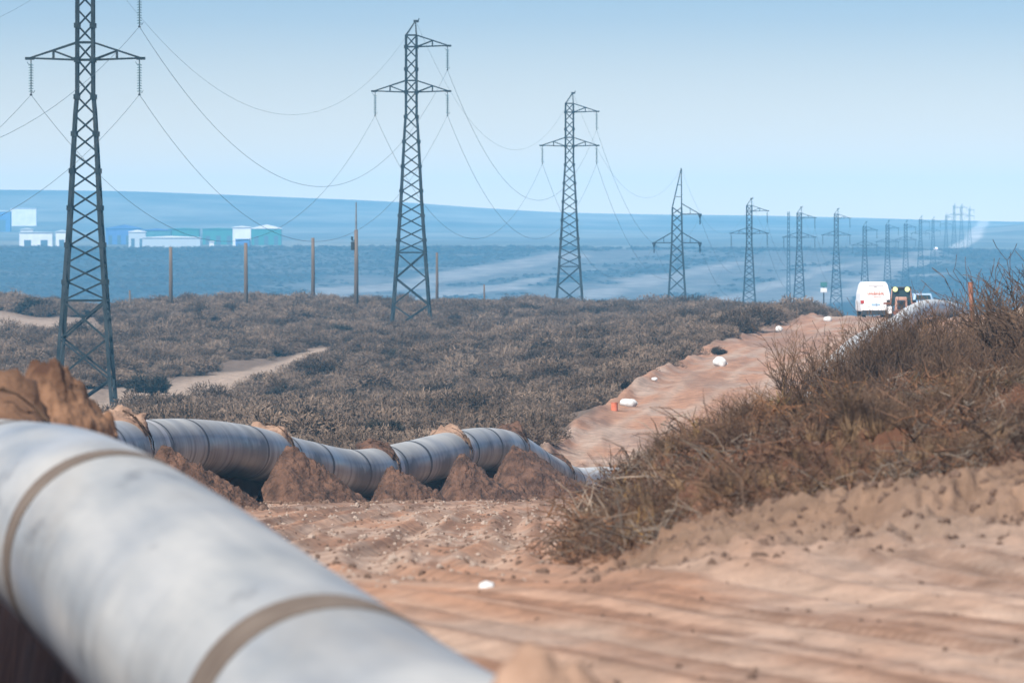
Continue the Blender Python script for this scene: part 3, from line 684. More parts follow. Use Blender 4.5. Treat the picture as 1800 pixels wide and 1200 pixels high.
# angle tower: wide body, no hanging strings
def make_angle():
    r = empty('pylon'); prof = [(0, 1.62), (15, .74), (19.5, .68), (20, .66)]
    w_ = lambda h: float(np.interp(h, [a for a, _ in prof], [b for _, b in prof]))
    for sx in (-1, 1):
        for sy in (-1, 1):
            mb = MB(); mb.tube((sx * 1.62, sy * 1.62, 0), (sx * .74, sy * .74, 15), .16, .15, 4); mb.tube((sx * .74, sy * .74, 15), (sx * .66, sy * .66, 20), .15, .13, 4); mb.obj('leg', M['steel'], r)
    hs = [0, 3, 5.6, 8, 10, 11.8, 13.4, 14.8, 16.4, 17.8, 19, 20]
    for k, (a, b) in enumerate(zip(hs[:-1], hs[1:])):
        s_ = 1 if k % 2 else -1; wa, wb = w_(a), w_(b)
        bar_obj('brace', (-wa * s_, -wa, a), (wb * s_, -wb, b), .16, r); bar_obj('brace', (wa * s_, wa, a), (-wb * s_, wb, b), .12, r)
        bar_obj('brace', (-wa, -wa * s_, a), (-wb, wb * s_, b), .12, r); bar_obj('brace', (wa, wa * s_, a), (wb, -wb * s_, b), .12, r)
    pk = MB()
    for sx in (-1, 1):
        for sy in (-1, 1): rail(pk, (sx * .66, sy * .66, 20), (.62, 0, 25.6), .15)
    for h, f_ in ((21.5, .27), (23.2, .57)): rail(pk, (-.66 + 1.28 * f_, 0, h), (.64, 0, h), .1)
    pk.obj('peak', M['steel'], r)
    for sx, h in ((1, 19.0), (1, 14.9), (-1, 14.9)):
        mb = MB(); t = (sx * 3.3, 0, h); b = .7
        for y in (-b, b): rail(mb, (sx * b, y, h), t, .16); rail(mb, (sx * b, y, h + 1.5), t, .14)
        rail(mb, (sx * 1.9, 0, h), (sx * 1.9, 0, h + .75), .1); a_ = mb.obj('cross_arm', M['steel'], r)
        mb = MB(); mb.box((t[0], 0, h - .1), (.5, .5, .35))
        for yy in (-1, 1):
            mb.tube((t[0], yy * .1, h - .1), (t[0], yy * 1.7, h - .45), .14, .12, 6)
        mb.path([(t[0], -1.7, h - .45), (t[0] + .1, -.9, h - 1.2), (t[0], 0, h - 1.45), (t[0] - .1, .9, h - 1.2), (t[0], 1.7, h - .45)], .05, 5); mb.obj('insulator_string', M['steel'], r)
    return r
ang = make_angle(); ang.location = ((1190 - 900) / F * 1225, 1225, -13.0); ang.rotation_euler = (0, 0, -.05); tag(ang, 'sharp peaked angle pylon with stubby insulators, fourth from the left', 'pylon', 'power line pylons crossing the plain')
# far pylons
FARP = [(1317, 1480, -16.65, 1), (1405, 1715, -16.8, 1), (1470, 1960, -15.8, 1), (1520, 2205, -17.8, 1), (1560, 2450, -16.5, 1), (1592, 2700, -15.4, 1), (1618, 2950, -12.8, 1),
        (1640, 3200, -8.3, .86), (1663, 3450, -2.2, .73), (1677, 3640, 1.0, .8), (1690, 3850, 2.2, .8), (1704, 4080, 3.8, .74)]
flab = ['fifth pylon from the left, faint blue behind the scrub ridge', 'pale blue pylon standing behind the dirt track strip left of the small teal sign', 'hazy pylon just left of the white van', 'faint pylon in the haze above the white van',
        'faint pylon in the haze above the orange tractor', 'faded pylon right of the one above the tractor', 'faded pylon on the foot of the far slope', 'faded pylon halfway up the far slope',
        'faded pylon near the crest of the far slope left of the cluster', 'tall faded pylon, leftmost of the three on the far crest', 'tall faded pylon, middle of the three on the far crest', 'faded pylon, rightmost of the three on the far crest']
protof = make_pylon(False, .26, .13); first = True
for (px, d, z, s_), lab in zip(FARP, flab):
    o = protof if first else copy_tree(protof); first = False
    o.location = ((px - 900) / F * d, d, z); o.scale = (s_,) * 3; o.rotation_euler = (0, 0, -.06); tag(o, lab, 'pylon', 'power line pylons crossing the plain')
# slim lattice mast
r = empty('lattice_mast', ((1386 - 900) / F * 2300, 2300, -17)); tag(r, 'slim faint mast between the fifth and sixth pylons', 'mast')
for sx in (-1, 1):
    for sy in (-1, 1): MB().tube((sx * .5, sy * .5, 0), (sx * .22, sy * .22, 29), .13, .1, 4).obj('leg', M['steel'], r)
mb = MB()
for k in range(24):
    a, b = k * 1.2, k * 1.2 + 1.2; wa, wb = .5 - .28 * a / 29, .5 - .28 * b / 29; s_ = 1 if k % 2 else -1
    mb.tube((-wa * s_, -wa, a), (wb * s_, -wb, b), .07, None, 4); mb.tube((wa * s_, wa, a), (-wb * s_, wb, b), .07, None, 4)
mb.obj('bracing', M['steel'], r)
# wires
chain = [(-1545, 245, -8.4, 1)] + PYL
A = [attach(*p) for p in chain]
zz = ang.location; A.append(dict(ur=zz + Vector((3.3, 0, 18.6)), lr=zz + Vector((3.3, 0, 14.5)), ll=zz + Vector((-3.3, 0, 14.5)), ew=zz + Vector((.62, 0, 25.6))))
A += [attach(*p) for p in FARP[:3]]
wname = dict(ur='upper right conductor', lr='lower right conductor', ll='lower left conductor', ew='thin earth wire')
spans = ['from the left edge to the tallest pylon', 'sagging between the tallest and the second pylon', 'sagging between the second and the third pylon', 'falling from the third pylon to the angle pylon',
         'between the angle pylon and the fifth pylon', 'between the fifth and sixth pylons', 'between the sixth and seventh pylons']
sags = [9.6, 9.6, 9.6, 8.5, 8.5, 8.5, 8.5]
for i in range(len(A) - 1):
    for key in ('ur', 'lr', 'll', 'ew'):
        a, b = A[i][key], A[i + 1][key]; sg = sags[i] * (.9 if key == 'ew' else 1)
        pts = [a.lerp(b, t) - Vector((0, 0, 4 * sg * t * (1 - t))) for t in np.linspace(0, 1, 41)]
        rr = (.011 if key != 'ew' else .007) * (1 + .12 * i)
        o = MB().path(pts, rr, 5).obj('power_wire', M['wire']); tag(o, f'{wname[key]} {spans[i]}', 'wire', 'power line wires')

# ------------------------------------------------------------------ wooden poles
def pole(px, top, bot, d, lab, r0=.17, extra=None):
    b = P(px, bot, d); h = (bot - top) / F * d; zb = min(b.z, gz(b.x, d)) - .3
    o = MB().path([(0, 0, 0), (.02, 0, (h + b.z - zb) * .5), (0, 0, h + b.z - zb)], [r0, r0 * .9, r0 * .78], 8).obj('utility_pole', M['wood'], None, (b.x, d, zb), True)
    tag(o, lab, 'pole', 'wooden poles behind the scrub')
    return o, h + b.z - zb
pole(300, 434, 548, 815, 'weathered wooden pole right of the tallest pylon, first of the row', .2)
pole(432, 427, 556, 790, 'wooden pole below the small white block on the far plain', .2)
o, h = pole(550, 418, 527, 850, 'plain wooden pole between the green warehouse and the pole with equipment', .2)
o, h = pole(626, 404, 540, 800, 'wooden pole with a slim mast on top and a dark box on its side', .22)
MB().tube((0, 0, h), (0, 0, h + 2.6), .10, .06, 8).obj('mast_top', M['steel_pale'], o)
mb = MB(); mb.box((-.32, -.05, h - 1.5), (.34, .3, .8)); mb.box((-.38, -.05, h - .8), (.2, .2, .35)); bevel(mb.obj('transformer', M['steel'], o), .04)
MB().box((-.15, -.05, h - 1.0), (.5, .1, .1)).obj('bracket', M['steel'], o)
pole(768, 444, 525, 850, 'pale slim pole right of the second pylon', .15)
pole(228, 510, 552, 830, 'short stub post beside the tallest pylon', .11)
pole(851, 500, 540, 840, 'short stub post between the second and third pylons', .1)

# ------------------------------------------------------------------ far buildings
def warehouse(px0, px1, ytop, ybot, d, wall, roof, lab, roof_h=.25, bands=4, depth=14, win=None, base=None, name='warehouse', cat='building'):
    w = (px1 - px0) / F * d; h = (ybot - ytop) / F * d; c = P((px0 + px1) / 2, ybot, d); zb = min(c.z, gz(c.x, d)) - .3; h2 = h + c.z - zb
    o = empty(name, (c.x, d, zb)); tag(o, lab, cat, 'industrial buildings on the far plain')
    MB().box((0, depth / 2, h2 / 2), (w, depth, h2)).obj('wall', wall, o)
    rz_ = h * roof_h; mb = MB(); mb.prism([(-w / 2 - .3, h2), (w / 2 + .3, h2), (w / 2 + .3, h2 + .25), (w * .02, h2 + rz_ + .25), (-w / 2 - .3, h2 + .25)], -.4, depth + .4); mb.obj('roof', roof, o)
    for k in range(bands):
        x = -w / 2 + w * (k + .5) / bands
        MB().box((x, -.06, h2 * .32), (w / bands * .42, .14, h2 * .55)).obj('door', win or M['wh_dark'], o)
    return o
M['wh_green'] = mat('green_cladding', (.0, .10, .075), .6, (.005, .13, .10), .3); M['wh_blue'] = mat('blue_cladding', (.02, .07, .22), .6, (.04, .10, .28), .3)
M['wh_dark'] = mat('dark_opening', (.03, .05, .07), .7); M['wh_white'] = mat('white_cladding', (.5, .5, .5), .5, (.6, .6, .6), .3); M['wh_pale'] = mat('pale_roofing', (.35, .38, .4), .5)
M['wh_teal'] = mat('teal_cladding', (.02, .10, .11), .6, (.03, .14, .14), .3)
DB = 4150
warehouse(-120, 18, 372, 402, 5250, M['wh_blue'], M['wh_pale'], 'dark blue building with pale roof at the left picture edge', .25, 5)
warehouse(18, 64, 366, 395, 5480, M['wh_white'], M['wh_pale'], 'big plain white block beside the dark blue building', .02, 0, 8, name='white_block')
warehouse(34, 92, 409, 419, DB - 300, M['wh_white'], M['wh_pale'], 'long low white cabin below the big white block', .1, 2, 6, name='cabin')
warehouse(98, 119, 408, 419, DB - 300, M['wh_white'], M['wh_pale'], 'short white cabin beside the tallest pylon', .3, 1, 6, name='cabin')
warehouse(36, 58, 404, 418, DB - 260, M['wh_white'], M['wh_pale'], 'small white shed standing over the low cabin row', .2, 1, 6, name='cabin')
warehouse(186, 248, 402, 420, DB, M['wh_blue'], M['wh_blue'], 'low blue roofed shed right of the tallest pylon', .35, 4)
warehouse(226, 256, 408, 424, DB - 120, M['wh_pale'], M['wh_white'], 'small pale hut before the teal warehouse', .2, 2, 8, name='hut')
warehouse(250, 300, 405, 422, DB - 60, M['wh_teal'], M['wh_blue'], 'dark teal warehouse between the blue shed and the green one', .15, 3)
warehouse(296, 350, 403, 420, DB, M['wh_green'], M['wh_green'], 'dark green warehouse left of the gap', .08, 3)
warehouse(250, 352, 418, 425, DB - 250, M['wh_pale'], M['wh_white'], 'long low white roof in front of the green warehouse', .35, 0, 10, name='canopy_shed')
warehouse(356, 412, 403, 430, DB, M['wh_green'], M['wh_green'], 'green warehouse left of the white block', .05, 3)
warehouse(442, 494, 402, 432, DB - 20, M['wh_green'], M['wh_white'], 'green warehouse with bright white roof', .22, 3)
warehouse(409, 441, 400, 421, DB - 200, M['wh_white'], M['wh_white'], 'white block on dark base between the green warehouses', .1, 0, 6, name='white_block')
warehouse(414, 438, 421, 431, DB - 205, M['wh_blue'], M['wh_blue'], 'dark blue plinth unit under the white block', .02, 2, 5, name='hut')
warehouse(368, 376, 425, 431, DB - 320, M['wh_white'], M['wh_white'], 'tiny white cabin before the green warehouse', .1, 1, 4, name='cabin')

# ------------------------------------------------------------------ vehicles on the ridge
def wheel(parent, x, y, z, r, w, m=None):
    mb = MB(); mb.tube((x - w / 2, y, z), (x + w / 2, y, z), r, None, 20); t = mb.obj('wheel', M['black'], parent); bevel(t, .04)
    MB().tube((x - w / 2 - .01, y, z), (x + w / 2 + .01, y, z), r * .55, None, 14).obj('rim', m or M['steel_pale'], t); return t
vd = 602; vb = P(1539, 558, vd); vb.z = gz(vb.x, vd) + .0
van = empty('van', vb, math.radians(2)); tag(van, 'white high roof van seen from behind with orange lettering', 'van')
prof = [(-1.0, .45), (1.0, .45), (1.05, 1.1), (1.02, 1.7), (.86, 2.32), (.72, 2.52), (-.72, 2.52), (-.86, 2.32), (-1.02, 1.7), (-1.05, 1.1)]
mb = MB(); mb.prism(prof, 0, 4.6); bevel(mb.obj('body', M['white'], van), .06, 3)
mb = MB(); mb.prism([(-.98, .5), (.98, .5), (1.0, 1.1), (.9, 1.5), (-.9, 1.5), (-1.0, 1.1)], 4.55, 5.7); bevel(mb.obj('bonnet', M['white'], van), .08)
for sx in (-1, 1):
    bevel(MB().box((sx * .46, -.012, 1.5), (.88, .04, 1.5), 0, .86, 1).obj('rear_door', M['white'], van), .015)
    bevel(MB().box((sx * .93, -.03, 1.12), (.24, .08, .24)).obj('tail_light', M['red'], van), .02)
    wheel(van, sx * .8, .6, .38, .38, .3); wheel(van, sx * .82, 4.6, .36, .36, .26)
bevel(MB().box((0, -.05, 2.3), (1.1, .08, .12)).obj('roof_rail_light', M['white'], van), .02)
bevel(MB().box((0, -.08, .62), (1.96, .2, .2)).obj('bumper', M['white'], van), .04)
MB().box((0, .0, .34), (1.98, .3, .30)).obj('underbody', M['black'], van)
bevel(MB().box((0, -.045, .92), (.62, .03, .16)).obj('number_plate', M['pale'], van), .01)
mb = MB()
for k in range(10):
    x = -.55 + k * .12; hh = 1.5 * (.2, .13, .14, .13, .2, .13, .14, .2, .13, .14)[k]
    mb.box((x, -.042, 1.68 + hh / 2 - .07), (.045, .012, hh)); mb.box((x + .045, -.043, 1.62 + .03 + (.07 if k % 3 else 0)), (.055, .012, .03)); mb.box((x + .075, -.042, 1.66), (.022, .012, .1))
mb.box((.1, -.042, 1.47), (.5, .012, .035)); mb.obj('lettering', M['letter'], van)

td = 590; tb = P(1584, 560, td); tb.z = gz(tb.x, td)
tr = empty('tractor', tb, math.radians(-3)); tag(tr, 'orange tractor facing the camera with dark cab and two round yellow roof lamps', 'tractor')
bevel(MB().box((0, .7, 1.05), (.92, 1.6, .95), 0, .86, .95).obj('hood', M['machine'], tr), .06)
g_ = bevel(MB().box((0, -.13, 1.0), (.54, .06, .62)).obj('grille', M['grille'], tr), .02)
MB().tube((0, -.18, 1.0), (0, -.13, 1.0), .2, None, 18).obj('fan', M['steel'], g_)
mb = MB(); mb.prism([(-.72, .9), (.72, .9), (.8, 1.4), (.66, 2.12), (-.66, 2.12), (-.8, 1.4)], 1.6, 3.1); bevel(mb.obj('cab', M['dark_glass'], tr), .04)
for sx in (-1, 1): MB().tube((sx * .74, 1.56, .95), (sx * .64, 1.56, 2.1), .045, None, 6).obj('cab_post', M['machine'], tr)
bevel(MB().box((0, 2.3, 2.17), (1.42, 1.7, .12)).obj('roof', M['grille'], tr), .04)
for sx in (-1, 1):
    mb = MB(); mb.tube((sx * .42, 1.38, 2.05), (sx * .42, 1.5, 2.05), .17, .15, 18); lo_ = mb.obj('roof_lamp', M['lamp'], tr); MB().tube((sx * .42, 1.5, 2.05), (sx * .42, 1.6, 2.1), .1, None, 10).obj('lamp_housing', M['grille'], lo_)
    t = MB(); t.tube((sx * .7, .2, 1.05), (sx * 1.0, .2, 1.08), .07, None, 8); t.box((sx * 1.08, .2, 1.08), (.3, .12, .16)); t.obj('mirror_arm', M['rust'], tr)
    wheel(tr, sx * .78, .5, .42, .42, .3, M['machine']); wheel(tr, sx * .82, 2.6, .66, .66, .42, M['machine'])
bevel(MB().box((0, -.2, .42), (1.1, .5, .3)).obj('front_weight', M['rust'], tr), .05)
bevel(MB().box((-.78, -.1, .62), (.3, .25, .5)).obj('side_tank', M['white'], tr), .04)

pd = 655; pb = P(1626, 556, pd); pb.z = gz(pb.x, pd) - .1
pk = empty('pickup', pb, math.radians(4)); tag(pk, 'pale blue white vehicle roof half hidden behind the bare twigs right of the tractor', 'pickup')
bevel(MB().box((0, 2.4, .95), (1.85, 4.9, .75)).obj('body', M['pale'], pk), .1, 3)
mb = MB(); mb.box((0, 2.2, 1.62), (1.6, 2.0, .62), 0, .84, .8); bevel(mb.obj('cab', M['pale'], pk), .08, 3)
mb = MB(); mb.box((0, 1.22, 1.62), (1.2, .05, .36), 0, .88, 1); mb.obj('rear_window', M['dark_glass'], pk)
for sx in (-1, 1):
    MB().box((sx * .86, -.06, .95), (.14, .06, .3)).obj('tail_light', M['red'], pk); wheel(pk, sx * .8, .9, .37, .37, .24); wheel(pk, sx * .8, 3.9, .37, .37, .24)
bevel(MB().box((0, -.12, .6), (1.8, .16, .16)).obj('bumper', M['steel_pale'], pk), .03)

# far car on the crest, small sign in the valley
c = P(1645, 441, 3620); c.z = gz(c.x, 3620)
car = empty('car', c); car.scale = (.75, .75, .75); tag(car, 'tiny white and red vehicle on the far crest', 'car')
bevel(MB().box((0, 0, .8), (2.2, 4.5, .9)).obj('body', M['white'], car), .15); bevel(MB().box((0, .2, 1.55), (1.9, 2.4, .7), 0, .85, .8).obj('cab', M['white'], car), .15); MB().box((0, -2.3, .9), (1.6, .1, .4)).obj('tail_light', M['red'], car)
for sx in (-1, 1): wheel(car, sx * .95, -1.4, .4, .4, .3); wheel(car, sx * .95, 1.4, .4, .4, .3)
sp = P(1448, 545, 980); zb = gz(sp.x, 980); sg = empty('road_sign', (sp.x, 980, zb)); tag(sg, 'small teal and white sign on a post left of the white van', 'sign')
zt = P(0, 497, 980).z - zb
MB().tube((0, 0, 0), (0, 0, zt), .07, None, 8).obj('post', M['steel'], sg)
bevel(MB().box((0, -.1, zt - .2), (.75, .06, .55)).obj('upper_panel', M['wh_teal'], sg), .02); bevel(MB().box((0, -.1, zt - .85), (.75, .06, .5)).obj('lower_panel', M['wh_white'], sg), .02)

# ------------------------------------------------------------------ bags, drum, posts
def bag(px, py, wpx, hpx, lab, seed, d=None, rz=0, tilt=0):
    p = hit(px, py + hpx / 2, 40) if d is None else None
    if d is not None: p = Vector(((px - 900) / F * d, d, gz((px - 900) / F * d, d)))
    w = wpx * .85 / F * p.y / 2; h = hpx * .9 / F * p.y / 2 * 1.25; rr = np.random.default_rng(seed)
    V = []; nu, nv = 20, 12
    for j in range(nv + 1):
        ph = math.pi * j / nv
        for i in range(nu):
            t = 2 * math.pi * i / nu; x = math.sin(ph) * math.cos(t); y = math.sin(ph) * math.sin(t); z = math.cos(ph)
            x = math.copysign(abs(x) ** .75, x); z = math.copysign(abs(z) ** .8, z)
            k = 1 + float(fbm(np.array([x * 2 + seed]), np.array([y * 2 + z]), seed)[0]) * .5
            V.append((x * w * k, y * w * .6 * k, z * h * k + h * .8))
    fs = [(j * nu + i, j * nu + (i + 1) % nu, (j + 1) * nu + (i + 1) % nu, (j + 1) * nu + i) for j in range(nv) for i in range(nu)]
    me = bpy.data.meshes.new('sandbag'); me.from_pydata(V, [], fs); me.update(); me.validate(); me.shade_smooth()
    o = link('sandbag', me, M['bag'], None, p, (0, tilt, rz)); tag(o, lab, 'bag', 'white bags along the dirt road')
    MB().tube((w * .85, 0, h * .9), (w * 1.15, 0, h * 1.0), h * .28, h * .12, 8).obj('tied_neck', M['bag'], o)
    return o
bag(1104, 708, 34, 14, 'white bag lying at the road edge beside the orange drum', 1, tilt=.1)
bag(1263, 636, 28, 17, 'white bag tilted on the road edge below the dark round bush', 2, tilt=.35)
bag(1369, 578, 15, 9, 'small white bag high on the road edge near the ridge', 3)
bag(1455, 561, 16, 9, 'small white bag on the ridge left of the van', 4)
bag(1150, 667, 13, 6, 'tiny pale bag at the road edge between the two bigger white bags', 5)
p = hit(1080, 722, 40); dr = empty('drum', p); dr.scale = (.95, .95, .95); tag(dr, 'small orange drum beside the white bag at the road edge', 'drum')
MB().tube((0, 0, 0), (0, 0, .34), .155, .15, 16).obj('body', M['orange'], dr); MB().tube((0, 0, .34), (0, 0, .37), .165, None, 16).obj('lid', M['orange'], dr)
p = hit(858, 1031, 30)
mb = MB(); V = []
o = heap('plastic_scrap', p.x, p.y, p.z + .02, .055, .16, .03, 5, M['bag'], 0, nx=14, ny=12, rough=.02); tag(o, 'scrap of white plastic lying on the dirt near the debris bank', 'litter')
d = 335; p = P(1706, 497, d); zb = gz(p.x, d) - .1
o = MB().path([(0, 0, 0), (.02, 0, (p.z - zb) * .6), (-.06, 0, p.z - zb)], [.085, .09, .10], 12).obj('marker_post', M['rust'], None, (p.x + .05, d, zb), True); tag(o, 'leaning rusty orange marker post among bare twigs', 'post')
MB().tube((-.06, 0, p.z - zb), (-.062, 0, p.z - zb + .03), .11, .09, 12).obj('post_cap', M['rust'], o)
p = hit(1254, 770, 60); o = MB().path([(0, 0, -.1), (-.02, 0, .2), (.03, 0, .42)], [.03, .045, .02], 6).obj('stake', M['twig'], None, (P(1254, 770, 170).x, 170, P(1254, 772, 170).z)); tag(o, 'short dark stake upright at the bank edge', 'stake')

# ------------------------------------------------------------------ plants
def scatter(name, protos, pts, scl, rot, label, kind='stuff'):
    """one object: geometry nodes put a prototype on every point"""
    me = bpy.data.meshes.new(name); me.vertices.add(len(pts)); me.vertices.foreach_set('co', np.asarray(pts, np.float32).ravel())
    for nm, tp, arr in (('scl', 'FLOAT_VECTOR', scl), ('rot', 'FLOAT_VECTOR', rot), ('idx', 'INT', rng.integers(0, len(protos), len(pts)))):
        a = me.attributes.new(nm, tp, 'POINT'); a.data.foreach_set('vector' if tp == 'FLOAT_VECTOR' else 'value', np.asarray(arr, np.float32 if tp != 'INT' else np.int32).ravel())
    me.update(); o = link(name, me); tag(o, label, None, None, kind)
    ng = bpy.data.node_groups.new(name + '_scatter', 'GeometryNodeTree'); ng.interface.new_socket('Geometry', in_out='INPUT', socket_type='NodeSocketGeometry'); ng.interface.new_socket('Geometry', in_out='OUTPUT', socket_type='NodeSocketGeometry')
    n, l = ng.nodes, ng.links; gi = n.new('NodeGroupInput'); go = n.new('NodeGroupOutput'); ip = n.new('GeometryNodeInstanceOnPoints'); gti = n.new('GeometryNodeGeometryToInstance')
    for po in reversed(protos):
        oi = n.new('GeometryNodeObjectInfo'); oi.inputs['Object'].default_value = po; oi.inputs['As Instance'].default_value = False; g1 = n.new('GeometryNodeGeometryToInstance'); l.new(oi.outputs['Geometry'], g1.inputs[0]); l.new(g1.outputs[0], gti.inputs[0])
    jn = n.new('GeometryNodeJoinGeometry')
    for x in [q_ for q_ in n if q_.bl_idname == 'GeometryNodeGeometryToInstance' and q_ != gti]: l.new(x.outputs[0], jn.inputs[0])
    n.remove(gti); l.new(jn.outputs[0], ip.inputs['Instance']); ip.inputs['Pick Instance'].default_value = True
    def att_(nm, dt):
        a = n.new('GeometryNodeInputNamedAttribute'); a.data_type = dt; a.inputs['Name'].default_value = nm; return a.outputs['Attribute']
    l.new(att_('idx', 'INT'), ip.inputs['Instance Index']); l.new(att_('scl', 'FLOAT_VECTOR'), ip.inputs['Scale'])
    er = n.new('FunctionNodeEulerToRotation'); l.new(att_('rot', 'FLOAT_VECTOR'), er.inputs[0]); l.new(er.outputs[0], ip.inputs['Rotation'])
    l.new(gi.outputs[0], ip.inputs['Points']); l.new(ip.outputs[0], go.inputs[0])
    md = o.modifiers.new('scatter', 'NODES'); md.node_group = ng
    return o
def hidden(me, name): return bpy.data.objects.new(name, me)     # prototypes stay out of the scene

def shrub_mesh(seed, nleaf=1700, leaf=.115, m='scrub', flat=.62, wd=.0095):
    rr = np.random.default_rng(seed); mb = MB()
    lobes = [(rr.uniform(-.55, .55), rr.uniform(-.55, .55), rr.uniform(.1, .45), rr.uniform(.28, .5)) for _ in range(8)]
    for k in range(nleaf):
        lx, ly, lz, lr = lobes[rr.integers(len(lobes))]
        dr_ = Vector(rr.normal(size=3)).normalized(); dr_.z = abs(dr_.z); v = dr_ * lr * rr.uniform(.45, 1.0); c = Vector((lx, ly, lz)) + v
        ax = (dr_ + Vector(rr.normal(size=3)) * .55).normalized(); u = ax.cross(Vector(rr.normal(size=3))).normalized(); ln = leaf * rr.uniform(.6, 1.5); w = wd * rr.uniform(.6, 1.5)
        mb.add([c - ax * ln * .5 - u * w, c - ax * ln * .5 + u * w, c + ax * ln * .5 + u * w * .6, c + ax * ln * .5 - u * w * .6], [(0, 1, 2, 3)])
    for k in range(30):
        a = rr.uniform(0, 6.3); e = rr.uniform(.5, 1.4); ln = rr.uniform(.6, 1.0); b = Vector((math.cos(a) * math.cos(e), math.sin(a) * math.cos(e), math.sin(e) * .9)) * ln
        mb.tube((0, 0, 0), b, .014, .004, 3, False)
    return mb.mesh('shrub', M[m])
SH = [shrub_mesh(500 + k) for k in range(6)]; SHD = [shrub_mesh(520 + k, 2000, .13, 'scrub_dark', wd=.013) for k in range(2)]
SHF = [shrub_mesh(540 + k, 150, .3, 'scrub_far', wd=.06) for k in range(3)]
# scrub plain
def sample_scrub(n, d0, d1, p0=-250, p1=1750):
    d = np.sqrt(rng.uniform(d0 ** 2, d1 ** 2, n)); px = rng.uniform(p0, p1, n); x = (px - 900) / F * d
    i = np.clip(np.searchsorted(D, d), 0, len(D) - 1); j = np.clip(np.searchsorted(PX, px), 0, len(PX) - 1)
    bare = np.maximum(dirt[i, j], sand[i, j])
    clump = vnoise(x * .22, d * .09, 91) * .6 + vnoise(x * .06, d * .02, 93) * .4
    keep = (bare < .1) & (rng.uniform(0, 1, n) < np.clip((clump - .22) * 3.2, .06, 1)) & (px < np.interp(d, [270, 610, 640, 900], [1600, 1600, 1480, 1420]))
    keep &= ~((rb[i, j] > .3))
    return x[keep], d[keep], clump[keep]
x, d, cl = sample_scrub(21000, 276, 905)
z = surf(x, d); s_ = rng.uniform(.4, .95, len(x)) * (.55 + 1.75 * cl) + (rng.uniform(0, 1, len(x)) > .94) * .55
vis = -(s_ / d)                                     # show largest
order = np.argsort(vis); inframe = np.abs(x / d * F) < 900; big = [k for k in order if inframe[k] and d[k] > 300][:270]
bigset = set(big); rest = np.array([k for k in range(len(x)) if k not in bigset])
for k in big:
    o = link('scrub_bush', SH[k % 6], None, None, (x[k], d[k], z[k] - .05), (0, 0, rng.uniform(0, 6.3)), (s_[k] * 1.15, s_[k] * 1.15, s_[k] * rng.uniform(.8, 1.15)))
    ppx = 900 + x[k] / d[k] * F; row = 'just behind the far pipe' if d[k] < 400 else 'in the middle of the plain' if d[k] < 520 else 'towards the ridge'
    colm = 'below the tallest pylon' if ppx < 330 else 'beside the curving sandy track' if ppx < 600 else 'below the second pylon' if ppx < 860 else 'below the third pylon' if ppx < 1060 else 'along the dirt road edge'
    tag(o, f'grey brown dry scrub bush {row} {colm}', 'bush', f'scrub bushes {row} {colm}')
protos = [hidden(m_, 'scrub_prototype') for m_ in SH]
scatter('scrub', protos, np.stack([x, d, z - .05], 1)[rest], (np.stack([s_, s_, s_ * rng.uniform(.75, 1.2, len(s_))], 1))[rest], np.stack([0 * x, 0 * x, rng.uniform(0, 6.3, len(x))], 1)[rest], 'low grey brown scrub covering the plain to the ridge')
# dark bushes that stand out
for px, py, wp, lab in ((1263, 618, 46, 'dark round bush at the road edge above the tilted white bag'), (362, 545, 60, 'dark wide bush on the ridge right of the first wooden pole'), (270, 690, 110, 'large dark bush beside the foot of the tallest pylon'),
                        (595, 590, 70, 'dark bush left of the second pylon base'), (745, 745, 60, 'dark bush behind the rising pipe'), (848, 610, 50, 'dark bush right of the second pylon'), (55, 548, 90, 'dark bush above the sandy track at the left edge'),
                        (228, 625, 60, 'dark bush behind the legs of the tallest pylon'), (690, 655, 46, 'small dark bush in the middle of the plain'), (1010, 640, 50, 'dark bush left of the road edge')):
    p = hit(px, py + 6, 290); w = wp / F * p.y / 2 * 1.1
    o = link('dark_bush', SHD[int(px) % 2], None, None, p - Vector((0, 0, .05)), (0, 0, px), (w, w, w * .85)); tag(o, lab, 'bush', 'dark bushes on the plain')
x, d, cl = sample_scrub(3000, 285, 900); k_ = vnoise(x * .3 + 7, d * .06, 95) > .5; x, d, cl = x[k_], d[k_], cl[k_]; sd_ = rng.uniform(.45, 1.25, len(x)); z = surf(x, d)
scatter('dark_scrub', [hidden(m_, 'dark_prototype') for m_ in SHD], np.stack([x, d, z - .05], 1), np.stack([sd_, sd_, sd_ * .85], 1), np.stack([0 * x, 0 * x, rng.uniform(0, 6.3, len(x))], 1), 'darker clumps among the grey brown scrub')
# valley and crest scrub
n_f = 9000; d = rng.uniform(2850, 3720, n_f); px = rng.uniform(-120, 1950, n_f); x = (px - 900) / F * d
i = np.clip(np.searchsorted(D, d), 0, len(D) - 1); j = np.clip(np.searchsorted(PX, px), 0, len(PX) - 1); keep = st[i, j] < .3; x, d = x[keep], d[keep]
s_ = rng.uniform(.5, 1.25, len(x)) + (d > 3560) * rng.uniform(0, .9, len(x)); z = surf(x, d)
scatter('valley_scrub', [hidden(m_, 'far_prototype') for m_ in SHF], np.stack([x, d, z - .1], 1), np.stack([s_ * 1.3, s_ * 1.3, s_], 1), np.stack([0 * x, 0 * x, rng.uniform(0, 6.3, len(x))], 1), 'blue hazed scrub dotted over the far slope')

